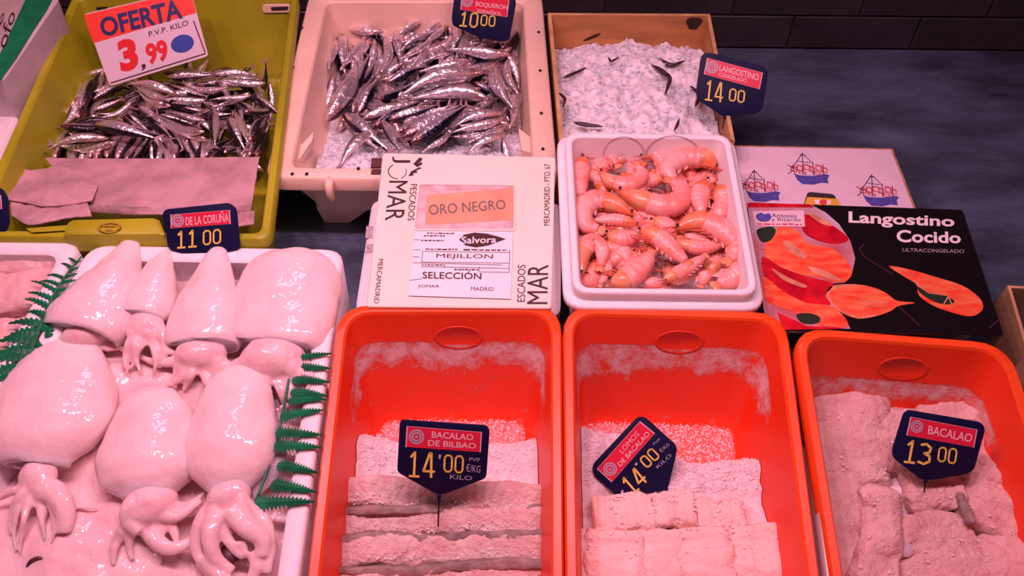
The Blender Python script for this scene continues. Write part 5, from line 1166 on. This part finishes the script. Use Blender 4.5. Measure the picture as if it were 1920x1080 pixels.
# slush under the squid
sq = inset(SQ, 0.034)
def h_sl(u, v, p): return 0.128 + 0.010*fbm(p, 9, 3) + 0.004*fbm(p, 34) - 0.012*max(0, 1-4*min(u, 1-u)) + 0.020*math.exp(-((v-.36)/.07)**2)*min(1, 6*min(u, 1-u)) + 0.016*st_((v-.66)/.10)*st_((.75-u)/.3)
M_slush = squid_mat('icy_slush', (0.88, 0.66, 0.65), (0.82, 0.55, 0.56), .008, 140, .42)
heap('ice_slush', RP, sq, h_sl, 60, 90, M_slush, 'wet pinkish ice slush under the squid', 'ice')
M_salt = mat('coarse_salt', (0.95, 0.80, 0.80), 0.55, var=.16, vscale=90, bump=.8, bscale=260, sss=.2, bdist=.004)
M_grain = mat('salt_grain', (0.97, 0.86, 0.86), 0.4, sss=.3)
# left box: pale fillets
M_fillet = mat('pale_pink_fillet', (0.84, 0.52, 0.50), 0.3, var=.2, vscale=16, bump=.3, bscale=40, sss=.3, coat=.4)
def h_lb(u, v, p): return 0.112 + 0.010*fbm(p, 8, 3)
heap('ice_slush', RP, inset(LQ, 0.034), h_lb, 40, 60, M_slush, 'wet ice slush in the left polystyrene box', 'ice')
def slab(name, fr, a, b, w, th, z0, z1, label, group, m, seed, cat='fish', expo=.45, namp=.004, nsc=26, cross=None, n=44, endr=.55, up=None, crust=0):
    """thick piece of fish between two picture points on planes z0, z1"""
    A, B = fr.pw(*a, z0), fr.pw(*b, z1); path = []; ws = []; hs = []
    for i in range(n):
        t = i/(n-1); e = min(i, n-1-i); k = 1.0 if e > 3 else (endr, .5+.5*endr*.86+.06, .93, .98)[e]
        path.append(A.lerp(B, t)); q = 1+.16*noise.noise(Vector((t*3.1, seed*1.7, 0))); ws.append(w*.5*PX*k*q); hs.append(th*.5*k*(1+.2*noise.noise(Vector((t*2.7, seed*2.3, 4)))))
    g = G(); sweep(g, path, ws, hs, up or fr.z, 44, expo, namp=namp, nsc=nsc, seed=seed*3.3, fine=.28)
    o = tag(emit(name, g, m), label, cat, group or None)
    if crust:
        rn = random.Random(int(seed)+5); pts = []
        for k in range(crust):
            t = rn.random(); s_ = rn.uniform(-.45, .45); p = A.lerp(B, t)+(B-A).cross(fr.z).normalized()*s_*w*PX; q = Vector(((p-fr.o).dot(fr.x), (p-fr.o).dot(fr.y), (p-fr.o).dot(fr.z)))
            if noise.noise(q*60+Vector((seed, 0, 0))) > -.05: pts.append((q.x, q.y, q.z+th*.5*.97+rn.uniform(-.002, .003)))
        shards('salt_crust', fr, pts, .0019, M_grain, o, int(seed), .6)
    return o
slab('fish_fillet', RP, (-40, 500), (150, 478), 70, .03, .135, .138, 'pale fillet at the back of the left polystyrene box', 'pale fillets at the left edge', M_fillet, 1)
slab('fish_fillet', RP, (-60, 565), (120, 540), 95, .035, .135, .138, 'pale fillet in the middle of the left polystyrene box', 'pale fillets at the left edge', M_fillet, 2)
slab('fish_fillet', RP, (-90, 660), (60, 640), 100, .035, .13, .135, 'pale fillet at the front of the left polystyrene box under the fern', 'pale fillets at the left edge', M_fillet, 3)

# ---------------------------------------------------------------- ferns
M_fern = mat('green_fern', (0.006, 0.20, 0.075), 0.42, var=.45, vscale=30, spec=.4)
def pinna(parent, fr, a, b, w, z0, z1, teeth=9, hook=0.0):
    A, B = fr.pw(*a, z0), fr.pw(*b, z1); d = B-A; s = d.cross(fr.z).normalized(); up = fr.z; W_ = w*PX*.5; g = G(); n = teeth*2
    for k in range(n+1):
        t = k/n; env = (1-t)**.6*min(1, t*6+.5); ww = W_*env*(1.0 if k % 2 else .45); c = A+d*t+s*hook*math.sin(math.pi*t)*W_*2+up*0.004*math.sin(math.pi*t)
        sh = d*(-0.4/n if k % 2 == 0 else .45/n); g.v += [c+s*ww+sh-up*.0012, c+up*.0008, c-s*ww+sh-up*.0012]
    for k in range(n): o = 3*k; g.f += [(o, o+3, o+4, o+1), (o+1, o+4, o+5, o+2)]
    m0 = len(g.v); g.v += [v-up*.0009 for v in g.v]
    for k in range(n): o = m0+3*k; g.f += [(o, o+1, o+4, o+3), (o+1, o+2, o+5, o+4)]
    for k in range(n):
        o = 3*k; g.f += [(o, m0+o, m0+o+3, o+3), (o+2, o+5, m0+o+5, m0+o+2)]
    return emit('leaflet', g, M_fern, parent, smooth=False)
ZF = 0.166
fr_ = root('fern_frond', RP.pw(90, 600, ZF-.004), 'green plastic fern frond at the left of the squid box', 'fern')
rach = [(153, 481), (128, 510), (103, 548), (85, 590), (66, 640), (48, 690), (36, 735)]
g = G(); tube(g, [RP.pw(x, y, ZF+.006) for x, y in rach], .0012, .0022, 24, 6, RP.z); emit('stem', g, M_fern, fr_)
rp = catmull([Vector((x, y, 0)) for x, y in rach], 60)
left = [((118, 520), (88, 516), 9), ((110, 533), (76, 527), 10), ((105, 545), (58, 526), 11), ((98, 560), (52, 548), 13), ((92, 575), (46, 560), 15), ((86, 592), (50, 585), 17), ((80, 608), (15, 606), 22), ((74, 622), (8, 634), 26), ((66, 640), (-8, 640), 30), ((60, 656), (-14, 668), 32), ((54, 674), (-20, 676), 34), ((48, 692), (-22, 702), 34), ((42, 712), (-20, 714), 34), ((135, 502), (112, 494), 8), ((143, 492), (126, 484), 7)]
right = [((128, 510), (150, 500), 9), ((120, 520), (150, 512), 10), ((112, 530), (148, 524), 11), ((106, 545), (140, 538), 13), ((100, 556), (128, 552), 14), ((94, 572), (122, 566), 15), ((88, 588), (112, 584), 16), ((80, 608), (108, 622), 22), ((84, 625), (104, 628), 18), ((66, 642), (84, 650), 18), ((140, 495), (152, 489), 7)]
for a, b, w in left+right: pinna(fr_, RP, a, b, w*1.15, ZF+.005, ZF+.002, teeth=7, hook=.15)
fr2 = root('fern_frond', RP.pw(560, 820, ZF), 'green plastic fern frond between squid and the left orange tub', 'fern')
g = G(); tube(g, [RP.pw(x, y, ZF-.002) for x, y in ((552, 655), (540, 720), (525, 800), (505, 870), (480, 940))], .0018, .0022, 16, 6, RP.z); emit('stem', g, M_fern, fr2)
for a, b, w in (((545, 674), (622, 662), 16), ((545, 690), (620, 690), 20), ((548, 712), (618, 716), 20), ((545, 735), (614, 742), 20), ((540, 752), (612, 748), 18), ((525, 782), (606, 768), 22), ((512, 812), (604, 815), 22), ((512, 836), (602, 838), 24), ((520, 872), (596, 886), 22), ((508, 908), (592, 922), 24), ((478, 944), (590, 940), 26)):
    pinna(fr2, RP, a, b, w*1.35, ZF+.003, ZF+.010, teeth=15)

# ---------------------------------------------------------------- salt cod
M_cod = mat('salted_cod', (0.84, 0.68, 0.62), 0.62, var=.28, vscale=26, bump=.9, bscale=110, sss=.15, col2=(0.72, 0.46, 0.42), bdist=.008)
M_cod_skin = mat('cod_skin_side', (0.34, 0.25, 0.22), 0.55, var=.45, vscale=40, bump=.4, bscale=60)
M_cod2 = mat('cod_loin', (0.88, 0.66, 0.60), 0.6, var=.22, vscale=16, bump=.6, bscale=60, sss=.15, col2=(0.84, 0.56, 0.48), bdist=.006)
M_cod3 = mat('cod_piece', (0.80, 0.57, 0.51), 0.6, var=.35, vscale=18, bump=1.0, bscale=60, sss=.15, col2=(0.68, 0.40, 0.37), bdist=.010)
def floor_quad(i, extra=0.0): return inset(tubs[i][0], [0.016+d*1.0+extra for d in DR])
def salt_bed(i, hfun, label, seed, ngr, gz=(0, 1)):
    q = floor_quad(i, 0.002)
    q2 = inset(tubs[i][0], [0.016+.001]*4)
    grow = lambda u, v, h: (lambda k: ((q[0]*(1-k)+q2[0]*k)*(1-u)+(q[1]*(1-k)+q2[1]*k)*u)*(1-v)+((q[3]*(1-k)+q2[3]*k)*(1-u)+(q[2]*(1-k)+q2[2]*k)*u)*v)(max(0, (h-FLOOR)/(ZT-FLOOR)))
    o = heap('salt_bed', RP, q, hfun, 110, 150, M_salt, label, 'salt', floor_cut=FLOOR+0.0004, grow=grow)
    rn = random.Random(seed); pts = []
    for k in range(ngr):
        u, v = rn.uniform(.01, .99), rn.uniform(*gz)**1.2; p = (q[0]*(1-u)+q[1]*u)*(1-v)+(q[3]*(1-u)+q[2]*u)*v; h = max(hfun(u, v, p), FLOOR); p = grow(u, v, h); pts.append((p.x, p.y, h+.0008))
    shards('salt_grains', RP, pts, 0.0018, M_grain, o, seed, .8); return o
# v: 0 at the back wall, 1 at the front wall
def h1(u, v, p):
    edge = max(0, 1-min(u, 1-u)/.16); n = fbm(p, 16)
    return FLOOR - .014 + .010*n + .018*edge*st_(v/.10)*1.0 + .080*st_((v-.13)/.20) - .010*(1-edge)*(1-st_((v-.12)/.08)) + .003*fbm(p, 80)
def h2(u, v, p):
    n = fbm(p, 18); r = st_((u-.42)/.2)
    return FLOOR - .010 + .011*n + .006*fbm(p, 60) + .074*st_((v-(.08+.13*r))/.18) + .012*max(0, 1-(1-u)/.12)*st_(v/.1) + .010*max(0, 1-u/.15)
def h3(u, v, p):
    n = fbm(p, 14); return 0.060 + .014*n + .004*fbm(p, 60) + .03*st_((v-.1)/.4)
salt_bed(0, h1, 'salt scattered and heaped in the left orange tub', 21, 2600, (0, .5))
salt_bed(1, h2, 'salt scattered and heaped in the middle orange tub', 22, 3600, (0, .55))
salt_bed(2, h3, 'salt bed under the cod in the right orange tub', 23, 2500)
# left tub: four wide fillets, one behind the other, pale cut face above a grey skin edge
T1 = [((634, 924), (1036, 934), 54, .040, .094, 'rear salted cod fillet in the left tub, under the tag'), ((620, 980), (1030, 976), 50, .038, .090, 'second salted cod fillet from the back, pierced by the tag pin'),
      ((612, 1036), (1040, 1016), 52, .040, .090, 'third salted cod fillet from the back in the left tub'), ((602, 1094), (1044, 1074), 54, .040, .090, 'front salted cod fillet in the left tub, cut by the picture edge')]
def cod_fillet(i, a, b, w, th, z, lab):
    o = root('cod_fillet', RP.pw((a[0]+b[0])/2, (a[1]+b[1])/2, z-th/2), lab, 'fish', 'cod fillets in the left tub')
    A, B = RP.pw(*a, z), RP.pw(*b, z); n = 90; upv = (RP.z*.95-RP.y*.31).normalized(); fw = (RP.y*-.95-RP.z*.31)
    for nm, m, oy, oz, ww, hh, sd in [r for r in (('flesh', M_cod, 0.0, 0.0, w*.5*PX, th*.5, i), ('skin', M_cod_skin, -.36*w*PX, .05*th, w*.17*PX, th*.47, i+9)) if i or r[0] == 'flesh']:
        path = []; ws = []; hs = []
        for k in range(n):
            t = k/(n-1); e = min(k, n-1-k); c = 1.0 if e > 2 else (.82, .93, .98)[e]; wob = noise.noise(Vector((t*2.6, i*1.3, 5)))
            p = A.lerp(B, t)+RP.y*(.007*noise.noise(Vector((t*3, i*2.2, 0))))+RP.z*(.010*wob)
            if nm == 'skin': p = p + fw*(oy*(1+.35*noise.noise(Vector((t*3.3, i*4.1, 7))))) + upv*(oz+.014*noise.noise(Vector((t*2.2, i*2.7, 9))))
            path.append(p); ws.append(ww*c*(1+.30*noise.noise(Vector((t*4, i*3.1, 1))))); hs.append(hh*c*(1+.28*noise.noise(Vector((t*5, i*1.1, 2)))))
        g = G(); sweep(g, path, ws, hs, upv, 44, .40, namp=.0024, nsc=45, seed=sd*4.1, fine=.45); emit(nm, g, m, o)
    rn = random.Random(60+i); pts = []
    for k in range(420):
        t = rn.random(); p = RP.px(a[0]+(b[0]-a[0])*t, a[1]+(b[1]-a[1])*t+rn.uniform(-.4, .4)*w, z+th*.5); pts.append((p.x, p.y, z+th*.30+.010*noise.noise(Vector((t*2.6, i*1.3, 5)))+rn.uniform(.002, .007)))
    shards('salt_crust', RP, pts, .0018, M_grain, o, 70+i, .6)
for i, t in enumerate(T1): cod_fillet(i, *t)
# middle tub: loins standing side by side behind one row lying across
G2 = 'cod loins in the middle tub'
for i, (a, b, w, th, z, lab) in enumerate((
    ((1112, 972), (1225, 962), 62, .040, .088, 'short cod loin at the back left of the middle tub'), ((1222, 962), (1300, 958), 58, .042, .090, 'rounded cod loin at the back centre of the middle tub'), ((1300, 968), (1392, 974), 56, .038, .086, 'short cod loin right of the rounded one'),
    ((1112, 1000), (1096, 1150), 62, .045, .088, 'narrow cod loin along the left wall of the middle tub'), ((1152, 1000), (1148, 1150), 100, .050, .092, 'broad cod loin left of centre in the middle tub'), ((1232, 998), (1238, 1150), 78, .048, .090, 'cod loin at the front centre of the middle tub'),
    ((1312, 996), (1330, 1150), 96, .050, .092, 'broad cod loin right of centre in the middle tub'), ((1392, 990), (1420, 1150), 64, .046, .088, 'narrow cod loin beside the dark gap'), ((1438, 986), (1462, 1150), 76, .050, .092, 'pale cod loin along the right wall of the middle tub'))):
    slab('cod_loin', RP, a, b, w*1.1, th, z, z-(.0 if i < 3 else .004), lab, G2, M_cod2, i+20, namp=.0055, nsc=36, endr=.85, expo=.42, crust=160)
# right tub: loose irregular pieces
G3 = 'loose cod pieces in the right tub'
for i, (a, b, w, th, z0, z1, lab) in enumerate((
    ((1592, 735), (1588, 905), 150, .044, .078, .088, 'big flat cod piece at the back left of the right tub'), ((1558, 860), (1590, 1100), 96, .040, .080, .088, 'long cod strip along the left wall of the right tub'), ((1668, 770), (1672, 890), 110, .040, .074, .088, 'cod piece just left of the 13 00 tag'),
    ((1712, 748), (1830, 765), 100, .034, .080, .082, 'cod piece behind the 13 00 tag'), ((1818, 715), (1858, 920), 100, .038, .082, .092, 'thin cod strip along the right wall at the back'), ((1868, 880), (1846, 1000), 110, .040, .088, .097, 'cod piece right of the tag with a dark slit'),
    ((1645, 912), (1636, 1130), 72, .048, .104, .108, 'narrow standing cod strip left of the hollow piece'), ((1690, 925), (1800, 915), 70, .034, .094, .096, 'cod flap pierced by the 13 00 tag pin'), ((1730, 965), (1790, 1130), 165, .044, .098, .100, 'large hollow cod piece at the front of the right tub'),
    ((1868, 1000), (1910, 1120), 120, .042, .094, .098, 'cod piece in the front right corner of the right tub'))):
    slab('cod_piece', RP, a, b, w, th, z0, z1, lab, G3, M_cod3, i+40, namp=.011, nsc=17, expo=.62, crust=60)
slab('cod_skin_scrap', RP, (1800, 925), (1822, 985), 16, .012, .118, .120, 'dark wrinkled skin scrap on the cod right of the tag', None, M_cod_skin, 77, cat='fish skin', namp=.003, nsc=60, expo=.8)
g = G(); g.ball(RP.pw(1690, 1016, .114), 24*PX, 14, 10, (1, 1.2, .35)); tag(emit('cod_bone', g, mat('grey_cartilage', (0.60, 0.50, 0.55), .35, sss=.3, var=.2, vscale=50)), 'smooth grey cartilage knob in the hollow cod piece', 'fish bone')
